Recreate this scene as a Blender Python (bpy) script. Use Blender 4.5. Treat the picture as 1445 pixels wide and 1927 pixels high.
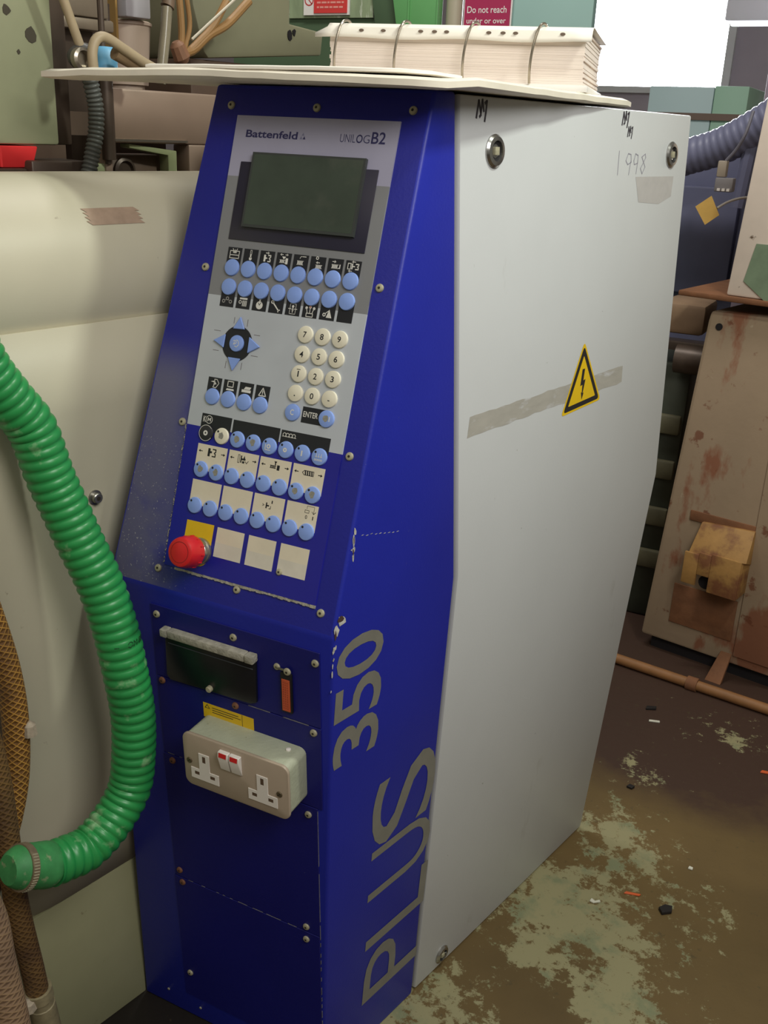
import bpy, bmesh, math, random
from mathutils import Matrix, Vector
random.seed(7)
SC = bpy.context.scene
COL = SC.collection
for o in list(bpy.data.objects):
    bpy.data.objects.remove(o)

# ------------------------------------------------------------------ camera
cd = bpy.data.cameras.new('camera')
cam = bpy.data.objects.new('camera', cd)
COL.objects.link(cam)
cam.matrix_world = Matrix(((0.885699, -0.198091, 0.419877, 0.780987),
                           (0.462413, 0.295823, -0.835861, -0.833527),
                           (0.041367, 0.934478, 0.353610, 1.213707),
                           (0, 0, 0, 1)))
cd.sensor_fit = 'HORIZONTAL'
cd.sensor_width = 36.0
cd.lens = 36.0 * 1900.98 / 1445.0
cd.clip_start = 0.02
SC.camera = cam

# ------------------------------------------------------------------ world, lights, exposure
SC.view_settings.view_transform = 'Standard'
SC.view_settings.look = 'None'
SC.view_settings.gamma = 1.0
SC.view_settings.use_curve_mapping = False
SC.view_settings.exposure = 0.07
wd = bpy.data.worlds.new('world')
SC.world = wd
wd.use_nodes = True
bg = wd.node_tree.nodes['Background']
bg.inputs[0].default_value = (0.57, 0.545, 0.45, 1)
bg.inputs[1].default_value = 0.29


def area(name, loc, target, sx, sy, power, col):
    l = bpy.data.lights.new(name, 'AREA')
    l.shape = 'RECTANGLE'
    l.size, l.size_y = sx, sy
    l.energy = power
    l.color = col
    o = bpy.data.objects.new(name, l)
    COL.objects.link(o)
    o.location = loc
    d = Vector(target) - Vector(loc)
    o.rotation_euler = d.to_track_quat('-Z', 'Y').to_euler()
    return o


# key: fluorescent strip up to the right of the cabinet (outside the frame)
area('key_strip_light', (1.02, 0.37, 2.12), (0.33, 0.2, 0.9), 0.09, 0.12, 9.0, (0.95, 1.0, 0.88))
# soft fill added right of the camera to lift console, guard and panel
area('side_fill', (1.38, -0.62, 2.0), (0.2, 0.2, 0.8), 0.75, 0.6, 15.5, (1.0, 0.98, 0.93))
# unseen fill added behind the cabinet to brighten the dark background
area('back_fill', (-0.25, 1.0, 3.0), (-0.55, 2.0, 1.3), 1.2, 0.15, 26, (1.0, 0.97, 0.92))
# broad warm fill added above and behind the camera for the front faces
area('front_fill', (0.9, -2.4, 3.2), (0.2, 0.6, 0.7), 2.4, 1.6, 16, (1.0, 0.93, 0.80))
# daylight from the bright opening at the back
area('daylight_opening', (-0.75, 5.6, 1.95), (0.2, 0.5, 1.25), 0.8, 0.7, 110, (0.92, 0.95, 1.0))

# ------------------------------------------------------------------ materials
MATS = {}


def srgb(c):
    return tuple(((x / 255) / 12.92 if x / 255 <= .04045 else ((x / 255 + .055) / 1.055) ** 2.4) for x in c) + (1,)


def mat(name, col, rough=0.5, metal=0.0, var=0.0, vscale=6, spots=(), bump=0.0, bscale=60, spec=0.5, stretch=(1, 1, 1), emit=None, coat=0.0):
    """procedural material. spots: (colour, scale, threshold, softness[, strength[, stretch]]) noise-masked wear"""
    if name in MATS:
        return MATS[name]
    m = bpy.data.materials.new(name)
    m.use_nodes = True
    nt = m.node_tree
    b = nt.nodes['Principled BSDF']
    b.inputs['Roughness'].default_value = rough
    b.inputs['Metallic'].default_value = metal
    b.inputs['Specular IOR Level'].default_value = spec
    if coat:
        b.inputs['Coat Weight'].default_value = coat
        b.inputs['Coat Roughness'].default_value = 0.15
    base = srgb(col)
    tc = nt.nodes.new('ShaderNodeTexCoord')

    def noise(scale, det, st):
        mp = nt.nodes.new('ShaderNodeMapping')
        mp.inputs['Scale'].default_value = st
        nt.links.new(tc.outputs['Object'], mp.inputs[0])
        n = nt.nodes.new('ShaderNodeTexNoise')
        n.inputs['Scale'].default_value = scale
        n.inputs['Detail'].default_value = det
        n.inputs['Roughness'].default_value = 0.6
        nt.links.new(mp.outputs[0], n.inputs['Vector'])
        return n
    cur = None

    def mixin(fac, colour):
        nonlocal cur
        mx = nt.nodes.new('ShaderNodeMix')
        mx.data_type = 'RGBA'
        nt.links.new(fac, mx.inputs[0])
        if cur is None:
            mx.inputs[6].default_value = base
        else:
            nt.links.new(cur, mx.inputs[6])
        mx.inputs[7].default_value = colour
        cur = mx.outputs[2]
    if var:
        n = noise(vscale, 4, stretch)
        r = nt.nodes.new('ShaderNodeMapRange')
        r.inputs[1].default_value = 0.35
        r.inputs[2].default_value = 0.7
        r.inputs[3].default_value = 0
        r.inputs[4].default_value = 1
        nt.links.new(n.outputs[0], r.inputs[0])
        mixin(r.outputs[0], tuple(x * (1 - var) for x in base[:3]) + (1,))
    for s in spots:
        c, sc, th, so = s[:4]
        st = s[4] if len(s) > 4 else 1.0
        sv = s[5] if len(s) > 5 else stretch
        n = noise(sc, 6, sv)
        r = nt.nodes.new('ShaderNodeMapRange')
        r.inputs[1].default_value = th
        r.inputs[2].default_value = th + so
        r.inputs[3].default_value = 0
        r.inputs[4].default_value = st
        nt.links.new(n.outputs[0], r.inputs[0])
        mixin(r.outputs[0], srgb(c))
    if cur is not None:
        nt.links.new(cur, b.inputs['Base Color'])
    else:
        b.inputs['Base Color'].default_value = base
    if bump:
        n = noise(bscale, 4, (1, 1, 1))
        bp = nt.nodes.new('ShaderNodeBump')
        bp.inputs['Strength'].default_value = bump
        bp.inputs['Distance'].default_value = 0.002
        nt.links.new(n.outputs[0], bp.inputs['Height'])
        nt.links.new(bp.outputs[0], b.inputs['Normal'])
    if emit:
        b.inputs['Emission Color'].default_value = (emit[0], emit[1], emit[2], 1)
        b.inputs['Emission Strength'].default_value = emit[3]
    MATS[name] = m
    return m


# ------------------------------------------------------------------ builder
WM = {}


class B:
    def __init__(s):
        s.v = []; s.f = []; s.m = []; s.uv = {}

    def add(s, vs, fs, mi=0):
        o = len(s.v)
        s.v += [tuple(p) for p in vs]
        for f in fs:
            s.f.append(tuple(o + i for i in f)); s.m.append(mi)
        return s

    def box(s, x0, y0, z0, x1, y1, z1, mi=0):
        vs = [(x, y, z) for z in (z0, z1) for y in (y0, y1) for x in (x0, x1)]
        return s.add(vs, [(0, 2, 3, 1), (4, 5, 7, 6), (0, 1, 5, 4), (2, 6, 7, 3), (0, 4, 6, 2), (1, 3, 7, 5)], mi)

    def hexa(s, a, b, mi=0):
        """solid between two equal rings of points"""
        n = len(a)
        fs = [tuple(range(n))[::-1], tuple(range(n, 2 * n))]
        fs += [(i, (i + 1) % n, n + (i + 1) % n, n + i) for i in range(n)]
        return s.add(list(a) + list(b), fs, mi)

    def prism(s, pts, z0, z1, mi=0):
        return s.hexa([(p[0], p[1], z0) for p in pts], [(p[0], p[1], z1) for p in pts], mi)

    def flat(s, pts, z, mi=0):
        return s.add([(p[0], p[1], z) for p in pts], [tuple(range(len(pts)))], mi)

    def rect(s, x0, y0, x1, y1, z, mi=0, t=0.0):
        if t:
            return s.box(x0, y0, z, x1, y1, z + t, mi)
        return s.flat([(x0, y0), (x1, y0), (x1, y1), (x0, y1)], z, mi)

    def lathe(s, prof, n=24, c=(0, 0, 0), mi=0, axis='z', capb=True, capt=True):
        vs = []
        for r, h in prof:
            for k in range(n):
                a = 2 * math.pi * k / n
                x, y, z = r * math.cos(a), r * math.sin(a), h
                if axis == 'x':
                    x, y, z = z, x, y
                elif axis == 'y':
                    x, y, z = y, z, x
                vs.append((c[0] + x, c[1] + y, c[2] + z))
        fs = []
        for i in range(len(prof) - 1):
            for k in range(n):
                k2 = (k + 1) % n
                fs.append((i * n + k, i * n + k2, (i + 1) * n + k2, (i + 1) * n + k))
        if capb: fs.append(tuple(range(n))[::-1])
        if capt: fs.append(tuple((len(prof) - 1) * n + k for k in range(n)))
        return s.add(vs, fs, mi)

    def tube(s, path, rad, n=12, mi=0, caps=True, rib=None):
        """path resampled list of points; rad scalar/list"""
        P = [Vector(p) for p in path]
        N = len(P)
        R = rad if isinstance(rad, (list, tuple)) else [rad] * N
        up = Vector((0.13, 0.2, 1)).normalized()
        t0 = (P[1] - P[0]).normalized()
        nrm = (up - t0 * up.dot(t0)).normalized()
        base = len(s.v)
        L = 0
        for i in range(N):
            t = (P[min(i + 1, N - 1)] - P[max(i - 1, 0)]).normalized()
            nrm = (nrm - t * nrm.dot(t)).normalized()
            bn = t.cross(nrm)
            if i: L += (P[i] - P[i - 1]).length
            for k in range(n):
                a = 2 * math.pi * k / n
                s.v.append(tuple(P[i] + (nrm * math.cos(a) + bn * math.sin(a)) * R[i]))
                s.uv[len(s.v) - 1] = (k / n, L)
        for i in range(N - 1):
            for k in range(n):
                k2 = (k + 1) % n
                s.f.append((base + i * n + k, base + i * n + k2, base + (i + 1) * n + k2, base + (i + 1) * n + k))
                s.m.append(mi)
        if caps:
            s.f.append(tuple(base + k for k in range(n))[::-1]); s.m.append(mi)
            s.f.append(tuple(base + (N - 1) * n + k for k in range(n))); s.m.append(mi)
        return s

    def stroke(s, pts, w, z, mi=0, closed=False):
        pts = [Vector((p[0], p[1])) for p in pts]
        if closed: pts = pts + [pts[0]]
        for a, b in zip(pts, pts[1:]):
            d = (b - a)
            if d.length < 1e-9: continue
            d.normalize()
            q = Vector((-d.y, d.x)) * w / 2
            e = d * w * 0.35
            s.flat([a - e - q, b + e - q, b + e + q, a - e + q], z, mi)
        return s

    def disc(s, c, r, z, n=20, mi=0, rx=None):
        rx = rx or r
        return s.flat([(c[0] + rx * math.cos(2 * math.pi * k / n), c[1] + r * math.sin(2 * math.pi * k / n)) for k in range(n)], z, mi)

    def ring(s, c, r0, r1, z, n=24, mi=0, a0=0, a1=2 * math.pi):
        for k in range(n):
            a, b = a0 + (a1 - a0) * k / n, a0 + (a1 - a0) * (k + 1) / n
            s.flat([(c[0] + r * math.cos(t), c[1] + r * math.sin(t)) for r, t in ((r0, a), (r1, a), (r1, b), (r0, b))], z, mi)
        return s

    def mesh(s, name, mats, bevel=0.0, seg=2, smooth=35, scale=1.0, recalc=True, bang=30):
        me = bpy.data.meshes.new(name)
        vs = [(a * scale, b * scale, c * scale) for a, b, c in s.v]
        me.from_pydata(vs, [], s.f)
        for m in mats: me.materials.append(m)
        for p, i in zip(me.polygons, s.m): p.material_index = i
        if s.uv:
            ul = me.uv_layers.new(name='uv')
            for lp in me.loops:
                ul.data[lp.index].uv = s.uv.get(lp.vertex_index, (0, 0))
        bm = bmesh.new(); bm.from_mesh(me)
        if recalc: bmesh.ops.recalc_face_normals(bm, faces=bm.faces)
        if bevel:
            ed = [e for e in bm.edges if len(e.link_faces) == 2 and e.calc_face_angle(0) > math.radians(bang)]
            bmesh.ops.bevel(bm, geom=ed, offset=bevel, segments=seg, profile=0.5, affect='EDGES', clamp_overlap=True)
        bm.to_mesh(me); bm.free()
        if smooth:
            me.shade_smooth(); me.set_sharp_from_angle(angle=math.radians(smooth))
        me.update()
        return me

    def build(s, name, mats, parent=None, M=None, **kw):
        if not isinstance(mats, (list, tuple)): mats = [mats]
        return place(name, s.mesh(name, mats, **kw), parent, M)


def place(name, me, parent=None, M=None):
    o = bpy.data.objects.new(name, me)
    COL.objects.link(o)
    M = M or Matrix.Identity(4)
    if parent is not None:
        o.parent = parent
        o.matrix_parent_inverse = WM[parent.name].inverted()
    o.matrix_basis = M
    WM[o.name] = M.copy()
    return o


def tag(o, label=None, cat=None, group=None, kind=None):
    if label: o['label'] = label
    if cat: o['category'] = cat
    if group: o['group'] = group
    if kind: o['kind'] = kind
    return o


def thing(name, label, cat, loc=(0, 0, 0), rotz=0, group=None):
    o = bpy.data.objects.new(name, None)
    COL.objects.link(o)
    o.empty_display_size = 0.05
    M = Matrix.Translation(loc) @ Matrix.Rotation(rotz, 4, 'Z')
    o.matrix_basis = M
    WM[o.name] = M
    return tag(o, label, cat, group)


def frame(o, x, y, z):
    x, y, z = Vector(x).normalized(), Vector(y).normalized(), Vector(z).normalized()
    return Matrix(((x.x, y.x, z.x, o[0]), (x.y, y.y, z.y, o[1]), (x.z, y.z, z.z, o[2]), (0, 0, 0, 1)))


def T(x, y, z=0): return Matrix.Translation((x, y, z))
def RZ(a): return Matrix.Rotation(a, 4, 'Z')


def smoothpath(pts, n):
    """Catmull-Rom through pts, resampled to n even steps"""
    P = [Vector(p) for p in pts]
    P = [P[0] * 2 - P[1]] + P + [P[-1] * 2 - P[-2]]
    out = []
    for i in range(1, len(P) - 2):
        for k in range(24):
            t = k / 24
            a, b, c, d = P[i - 1:i + 3]
            out.append(0.5 * ((2 * b) + (c - a) * t + (2 * a - 5 * b + 4 * c - d) * t * t + (3 * b - a - 3 * c + d) * t ** 3))
    out.append(P[-2])
    L = [0]
    for a, b in zip(out, out[1:]): L.append(L[-1] + (b - a).length)
    res = []
    j = 0
    for k in range(n):
        d = L[-1] * k / (n - 1)
        while j < len(L) - 2 and L[j + 1] < d: j += 1
        f = (d - L[j]) / max(L[j + 1] - L[j], 1e-9)
        res.append(out[j].lerp(out[j + 1], min(max(f, 0), 1)))
    return res


def corrugated(path, r, pitch, depth, n=20, sub=6):
    L = sum((Vector(b) - Vector(a)).length for a, b in zip(path, path[1:]))
    rings = max(2, int(L / pitch))
    P = smoothpath(path, rings * sub + 1)
    R = []
    for i in range(len(P)):
        ph = (i % sub) / sub
        R.append(r - depth * (0.5 - 0.5 * math.cos(2 * math.pi * ph)) ** 2.2)
    return P, R


def text_b(bld, s, x0, y0, x1, y1, z, mi=0, bold=0.0, shear=0.0):
    """print string s as flat outlines filling the rectangle"""
    cu = bpy.data.curves.new('t', 'FONT')
    cu.body = s
    cu.size = 1
    cu.offset = bold
    cu.shear = shear
    cu.resolution_u = 4
    cu.fill_mode = 'FRONT'
    ob = bpy.data.objects.new('t', cu)
    COL.objects.link(ob)
    bpy.context.view_layer.update()
    dg = bpy.context.evaluated_depsgraph_get()
    me = bpy.data.meshes.new_from_object(ob.evaluated_get(dg))
    vs = [v.co.copy() for v in me.vertices]
    fs = [tuple(p.vertices) for p in me.polygons]
    bpy.data.objects.remove(ob); bpy.data.curves.remove(cu); bpy.data.meshes.remove(me)
    if not vs: return
    ax, bx = min(v.x for v in vs), max(v.x for v in vs)
    ay, by = min(v.y for v in vs), max(v.y for v in vs)
    sx = (x1 - x0) / (bx - ax); sy = (y1 - y0) / (by - ay)
    bld.add([(x0 + (v.x - ax) * sx, y0 + (v.y - ay) * sy, z) for v in vs], fs, mi)


# ------------------------------------------------------------------ frames and main dimensions (metres)
W, SH = 0.3082, 0.2039
ZC, ZT = 0.7038, 1.2540
AT, AB = 0.0308, 0.0349
YT, YB = 0.1732, 0.0490
ALT, ALB = 0.0409, -0.0234
YS, YST, YSB = 0.2233, -0.0111, 0.0239
YD, YDT, YDB = 0.7812, 0.0183, -0.0274
CF = frame((0, 0, ZC), (1, 0, 0), (0, YT, ZT - ZC), (0, -(ZT - ZC), YT))          # console slope: x right, y up the slope
LFr = frame((0, 0, ZC), (1, 0, 0), (0, -YB, ZC), (0, -ZC, -YB))                    # lower front: x right, y up (negative below the crease)


def sideframe(dx):
    X = Vector((SH, 1, 0)).normalized()
    Z = Vector((1, -SH, -dx)).normalized()
    Y = Z.cross(X)
    return frame((W, 0, ZC), X, Y, Z)


SU = sideframe(-AT / (ZT - ZC))
SL = sideframe(AB / ZC)
TH = 0.2
NV = Vector((math.cos(TH), -math.sin(TH), 0)); TV = Vector((math.sin(TH), math.cos(TH), 0))
GM = frame((-0.0240, 0.0456, 0), NV, TV, (0, 0, 1))      # machine frame: x out from the guard, y along it, z up
RM = frame((0.34, 1.545, 0), NV, TV, (0, 0, 1))          # rusty machine frame: x right along its face, y back
SX = math.hypot(1, SH)

# ------------------------------------------------------------------ the setting
floor_m = mat('floor_concrete', (104, 84, 48), 0.62, var=0.35, vscale=2.2, bump=0.35, bscale=40)
nt = floor_m.node_tree
bs = nt.nodes['Principled BSDF']
tc = nt.nodes.new('ShaderNodeTexCoord')


def nz(scale, det=8, rough=0.65):
    n = nt.nodes.new('ShaderNodeTexNoise')
    n.inputs['Scale'].default_value = scale; n.inputs['Detail'].default_value = det; n.inputs['Roughness'].default_value = rough
    nt.links.new(tc.outputs['Object'], n.inputs['Vector'])
    return n.outputs[0]


def mth(op, a, b=None, clamp=False):
    n = nt.nodes.new('ShaderNodeMath'); n.operation = op; n.use_clamp = clamp
    for i, x in enumerate((a, b)):
        if x is None: continue
        if isinstance(x, (int, float)): n.inputs[i].default_value = x
        else: nt.links.new(x, n.inputs[i])
    return n.outputs[0]


def ramp(x, lo, hi, a=0.0, b=1.0):
    n = nt.nodes.new('ShaderNodeMapRange')
    n.inputs[1].default_value = lo; n.inputs[2].default_value = hi; n.inputs[3].default_value = a; n.inputs[4].default_value = b
    nt.links.new(x, n.inputs[0])
    return n.outputs[0]


def blob(cx, cy, r):
    vm = nt.nodes.new('ShaderNodeVectorMath'); vm.operation = 'DISTANCE'
    nt.links.new(tc.outputs['Object'], vm.inputs[0]); vm.inputs[1].default_value = (cx, cy, 0)
    return ramp(vm.outputs['Value'], 0, r, 1, 0)


def mixc(fac, a, col):
    mx = nt.nodes.new('ShaderNodeMix'); mx.data_type = 'RGBA'
    nt.links.new(fac, mx.inputs[0])
    nt.links.new(a, mx.inputs[6]); mx.inputs[7].default_value = col
    return mx.outputs[2]


cur = bs.inputs['Base Color'].links[0].from_socket
# machine shade painted dark towards the back, then flaked pale screed patches near the cabinet foot
back_shade = mth('MULTIPLY', blob(0.62, 1.55, 0.75), ramp(nz(3.0), 0.3, 0.6, 0.6, 1.6), True)
cur = mixc(ramp(back_shade, 0.10, 0.32), cur, srgb((62, 42, 32)))
cur = mixc(ramp(mth('MULTIPLY', blob(0.02, -0.06, 0.42), ramp(nz(6.0), 0.3, 0.6, 0.8, 1.3)), 0.22, 0.42), cur, srgb((26, 20, 14)))  # shade by the cabinet's front left foot, painted in near-black
msk = blob(0.50, 0.52, 0.36)
for bx_, by_, br_, bk in ((0.50, 0.78, 0.20, 1.0), (0.34, 0.22, 0.22, 1.0), (0.60, 0.40, 0.30, .95), (0.50, 1.02, 0.16, .72), (0.62, 1.22, 0.22, .66), (0.72, 0.66, 0.2, .35)):
    msk = mth('MAXIMUM', msk, mth('MULTIPLY', blob(bx_, by_, br_), bk))
grain = mth('ADD', mth('MULTIPLY', nz(8.0, 9, 0.75), .62), mth('MULTIPLY', nz(26.0, 9, 0.78), .48))
big = mth('ADD', mth('MULTIPLY', msk, 0.24), grain)
flake = ramp(big, 0.705, 0.73)
cur = mixc(flake, cur, srgb((142, 136, 102)))
cur = mixc(mth('MULTIPLY', flake, ramp(nz(14, 5), .5, .62)), cur, srgb((120, 124, 94)))
cur = mixc(ramp(nz(55, 4), 0.62, 0.70, 0, 0.6), cur, srgb((70, 62, 38)))
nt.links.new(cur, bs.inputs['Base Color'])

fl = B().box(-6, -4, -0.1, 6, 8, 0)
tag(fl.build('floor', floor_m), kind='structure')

wall_m = mat('mauve_grey_wall', (168, 160, 170), 0.8, var=0.15, vscale=1.5)
tag(B().box(-6, 6.6, 0, -1.62, 6.75, 4.2).box(-0.60, 6.6, 0, 6, 6.75, 4.2).box(-1.62, 6.6, 0, -0.60, 6.75, 1.56).box(-1.62, 6.6, 2.55, -0.60, 6.75, 4.2).build('wall_back', wall_m), kind='structure')
wf = mat('window_frame_paint', (200, 202, 205), 0.5)
win = tag(place('window_1', B().box(-1.66, 6.55, 1.52, -0.56, 6.6, 1.56).box(-1.66, 6.55, 2.54, -0.56, 6.6, 2.59).box(-1.66, 6.55, 1.56, -1.61, 6.6, 2.54).box(-0.60, 6.55, 1.56, -0.55, 6.6, 2.54).mesh('window_1', [wf]), None), kind='structure')
B().box(-1.62, 6.62, 1.56, -0.60, 6.63, 2.55).build('pane', mat('daylight_pane', (255, 255, 255), 0.3, emit=(0.93, 0.96, 1.0, 14)), win)

# ------------------------------------------------------------------ control cabinet
blue = mat('blue_paint', (32, 42, 158), 0.42, var=0.12, vscale=5, spots=[((120, 120, 160), 220, 0.70, 0.05, 0.5)], bump=0.10, bscale=260, spec=0.35)
greyp = mat('light_grey_powder_paint', (198, 200, 202), 0.42, var=0.05, vscale=4, spots=[((150, 148, 140), 14, 0.66, 0.1, 0.35, (1, 1, 0.35)), ((110, 105, 98), 90, 0.735, 0.02, 0.6)], bump=0.06, bscale=300, spec=0.35)
dark = mat('dark_gap', (24, 20, 24), 0.8)
chassis = mat('chassis_grey', (110, 104, 104), 0.6)
seam_m = mat('dull_seam_strip', (96, 78, 78), 0.6, var=0.3, vscale=30)
screw_m = mat('dusty_screw', (178, 172, 146), 0.6, metal=0.2, var=0.25, vscale=300)
screw_d = mat('screw_recess', (40, 34, 26), 0.7)
rust_screw = mat('rusty_screw', (140, 96, 72), 0.7, metal=0.2, var=0.3, vscale=300)

cab = thing('control_cabinet', 'tall blue and grey machine control cabinet with sloping keypad console', 'control cabinet', (0.2, 0.4, 0))


def sp(y, z, dy=0.0):   # point of the right side skin
    x = W + SH * y - (AT * (z - ZC) / (ZT - ZC) if z > ZC else AB * (ZC - z) / ZC)
    return Vector((x - dy, y, z))


def blue_console_mat():
    m = mat('blue_console_paint', (32, 36, 138), 0.38, var=0.1, vscale=5, bump=0.10, bscale=260, spec=0.4)
    nt = m.node_tree
    b = nt.nodes['Principled BSDF']
    t = nt.nodes.new('ShaderNodeTexCoord')
    sx = nt.nodes.new('ShaderNodeSeparateXYZ'); nt.links.new(t.outputs['Object'], sx.inputs[0])

    def mr(x, a, c, d=0.0, e=1.0):
        n = nt.nodes.new('ShaderNodeMapRange'); n.interpolation_type = 'SMOOTHSTEP'
        n.inputs[1].default_value = a; n.inputs[2].default_value = c; n.inputs[3].default_value = d; n.inputs[4].default_value = e
        nt.links.new(x, n.inputs[0]); return n.outputs[0]

    def mul(a, c):
        n = nt.nodes.new('ShaderNodeMath'); n.operation = 'MULTIPLY'; n.use_clamp = True
        nt.links.new(a, n.inputs[0]); nt.links.new(c, n.inputs[1]) if not isinstance(c, float) else setattr(n.inputs[1], 'default_value', c)
        return n.outputs[0]
    n1 = nt.nodes.new('ShaderNodeTexNoise'); n1.inputs['Scale'].default_value = 13; n1.inputs['Detail'].default_value = 7
    n2 = nt.nodes.new('ShaderNodeTexNoise'); n2.inputs['Scale'].default_value = 420; n2.inputs['Detail'].default_value = 2
    for n in (n1, n2): nt.links.new(t.outputs['Object'], n.inputs['Vector'])
    left = mul(mr(sx.outputs[0], 0.04, 0.13, 1, 0), mr(sx.outputs[2], 0.99, 0.93))
    band = mul(left, mr(n1.outputs[0], 0.30, 0.56, 0.15, 0.9))
    flecks = mul(mr(n2.outputs[0], 0.66, 0.72), mul(mr(sx.outputs[0], 0.03, 0.14, 1, 0), mr(sx.outputs[2], 0.92, 0.82)))
    cur = b.inputs['Base Color'].links[0].from_socket
    for f, c in ((band, (100, 100, 128)), (flecks, (176, 176, 176))):
        mx = nt.nodes.new('ShaderNodeMix'); mx.data_type = 'RGBA'
        nt.links.new(f, mx.inputs[0]); nt.links.new(cur, mx.inputs[6]); mx.inputs[7].default_value = srgb(c)
        cur = mx.outputs[2]
    nt.links.new(cur, b.inputs['Base Color'])
    return m


bluec = blue_console_mat()
# blue front shell: cross-section rings left and right
ringR = [sp(YB, 0.0), sp(0, ZC), sp(YT, ZT), sp(YS + YST - .004, ZT), sp(YS - .004, ZC), sp(YS + YSB - .004, 0.0)]
ringL = [Vector((ALB, YB, 0)), Vector((0, 0, ZC)), Vector((ALT, YT, ZT)),
         Vector((ALT + SH * (YS - YT), YS + YST - .004, ZT)), Vector((SH * YS, YS - .004, ZC)), Vector((ALB + SH * (YS - YB), YS + YSB - .004, 0))]
bb = B()
vs = ringL + ringR
bb.add(vs, [(1, 7, 8, 2)], 1)
bb.add([], [])
o6 = 0
bb.f += [(0, 6, 7, 1), (2, 8, 9, 3), (3, 9, 10, 4), (4, 10, 11, 5), (5, 11, 6, 0), (6, 11, 10, 7), (7, 10, 9, 8), (0, 1, 4, 5), (1, 2, 3, 4)]
bb.m += [0] * 9
shell = bb.build('front_shell', [blue, bluec], cab, bevel=0.0035, seg=3, bang=8)
# dark core seen in the seam
core = B()
a = [sp(YS + YSB - .02, 0.004, .010), sp(YS - .02, ZC, .010), sp(YS + YST - .02, ZT - .002, .010)]
b2 = [sp(YD + YDB - .01, 0.004, .010), sp(YD - .01, ZC, .010), sp(YD + YDT - .01, ZT - .002, .010)]
la = [Vector((p.x - 0.262, p.y, p.z)) for p in a]; lb = [Vector((p.x - 0.262, p.y, p.z)) for p in b2]
core.add(a + b2 + la + lb, [(0, 1, 4, 3), (1, 2, 5, 4), (6, 9, 10, 7), (7, 10, 11, 8), (2, 8, 11, 5), (0, 3, 9, 6), (0, 6, 7, 1), (1, 7, 8, 2), (3, 4, 10, 9), (4, 5, 11, 10)])
core.build('chassis', seam_m, cab, smooth=0)
# grey side panel: folded sheet slab
sl = B()
g0 = [sp(YS + YSB + .004, 0.003), sp(YS + .004, ZC), sp(YS + YST + .004, ZT - .002)]
g1 = [sp(YD + YDB, 0.003), sp(YD, ZC), sp(YD + YDT, ZT - .002)]
h0 = [Vector((p.x - .009, p.y, p.z)) for p in g0]; h1 = [Vector((p.x - .009, p.y, p.z)) for p in g1]
sl.add(g0 + g1 + h0 + h1, [(0, 3, 4, 1), (1, 4, 5, 2), (6, 7, 10, 9), (7, 8, 11, 10), (0, 1, 7, 6), (1, 2, 8, 7), (3, 9, 10, 4), (4, 10, 11, 5), (2, 5, 11, 8), (0, 6, 9, 3)])
side = sl.build('side_panel', greyp, cab, bevel=0.0025, seg=2, bang=20)
side['label'] = 'light grey folded side panel'

# --- control panel (console overlay)
grey1 = mat('overlay_lavender_grey', (160, 158, 180), 0.35, var=0.06, vscale=8, spec=0.4)
grey2 = mat('overlay_mid_grey', (130, 131, 134), 0.35, var=0.06, vscale=8, spec=0.4)
grey3 = mat('overlay_light_grey', (184, 189, 196), 0.35, var=0.08, vscale=10, spec=0.4)
oblue = mat('overlay_blue', (36, 36, 146), 0.35, var=0.1, vscale=8, spec=0.4)
blackp = mat('black_print', (34, 35, 40), 0.4, spec=0.4)
whitep = mat('white_print', (214, 212, 206), 0.5)
cream = mat('cream_label_card', (222, 212, 190), 0.45, var=0.06, vscale=40)
navyp = mat('navy_print', (44, 42, 88), 0.45)
keyb = mat('blue_key', (134, 162, 228), 0.38, var=0.05, vscale=60, spec=0.45)
keyw = mat('ivory_key', (224, 218, 198), 0.4, var=0.05, vscale=60)
keyk = mat('black_key', (40, 40, 44), 0.4)
worn = mat('worn_key_grey', (150, 148, 138), 0.6, var=0.4, vscale=300)
dustl = mat('thin_dust', (120, 118, 130), 0.9, var=0.4, vscale=120)
dustm = mat('pale_dust', (176, 172, 158), 0.9, var=0.4, vscale=120, bump=0.6, bscale=300)

U = 0.001
cp = B()
X0, X1 = 77.5, 281.0
lay = [(31, 195.5, 0), (195.5, 344, 1), (344, 476.5, 2), (476.5, 543, 3)]
for v0, v1, mi in lay:
    cp.flat([(X0, v0), (X1, v0), (X1, v1), (X0, v1)], 2.0, mi)
for v0, v1, mi in lay:
    cp.add([(X0, v0, 2), (X0, v1, 2), (X0, v1, 0), (X0, v0, 0)], [(0, 1, 2, 3)], mi)
    cp.add([(X1, v0, 2), (X1, v1, 2), (X1, v1, 0), (X1, v0, 0)], [(0, 1, 2, 3)], mi)
cp.add([(X0, 31, 2), (X1, 31, 2), (X1, 31, 0), (X0, 31, 0)], [(0, 1, 2, 3)], 0)
cp.add([(X0, 543, 2), (X1, 543, 2), (X1, 543, 0), (X0, 543, 0)], [(0, 1, 2, 3)], 3)
panel = cp.build('control_panel', [oblue, grey3, grey2, grey1], cab, CF, scale=U, smooth=0)
dl = B()
for k in range(60):
    u = 92 + k * 3.15
    dl.box(u, 28.6 - random.random() * 1.2, 0, u + 3.1, 31.0, 1.2 + random.random() * 1.0)
for k in range(150):
    v = 33 + random.random() * 162
    h = .5 + random.random() ** 2 * 2.6
    a = 76.9 - random.random() ** 2 * 2.4
    dl.box(a, v, 0, a + .4 + random.random() * .5, v + h, .8 + random.random() * .8)
tag(dl.build('dust_line', dustm, cab, CF, scale=U, smooth=0), kind='stuff')

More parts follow.
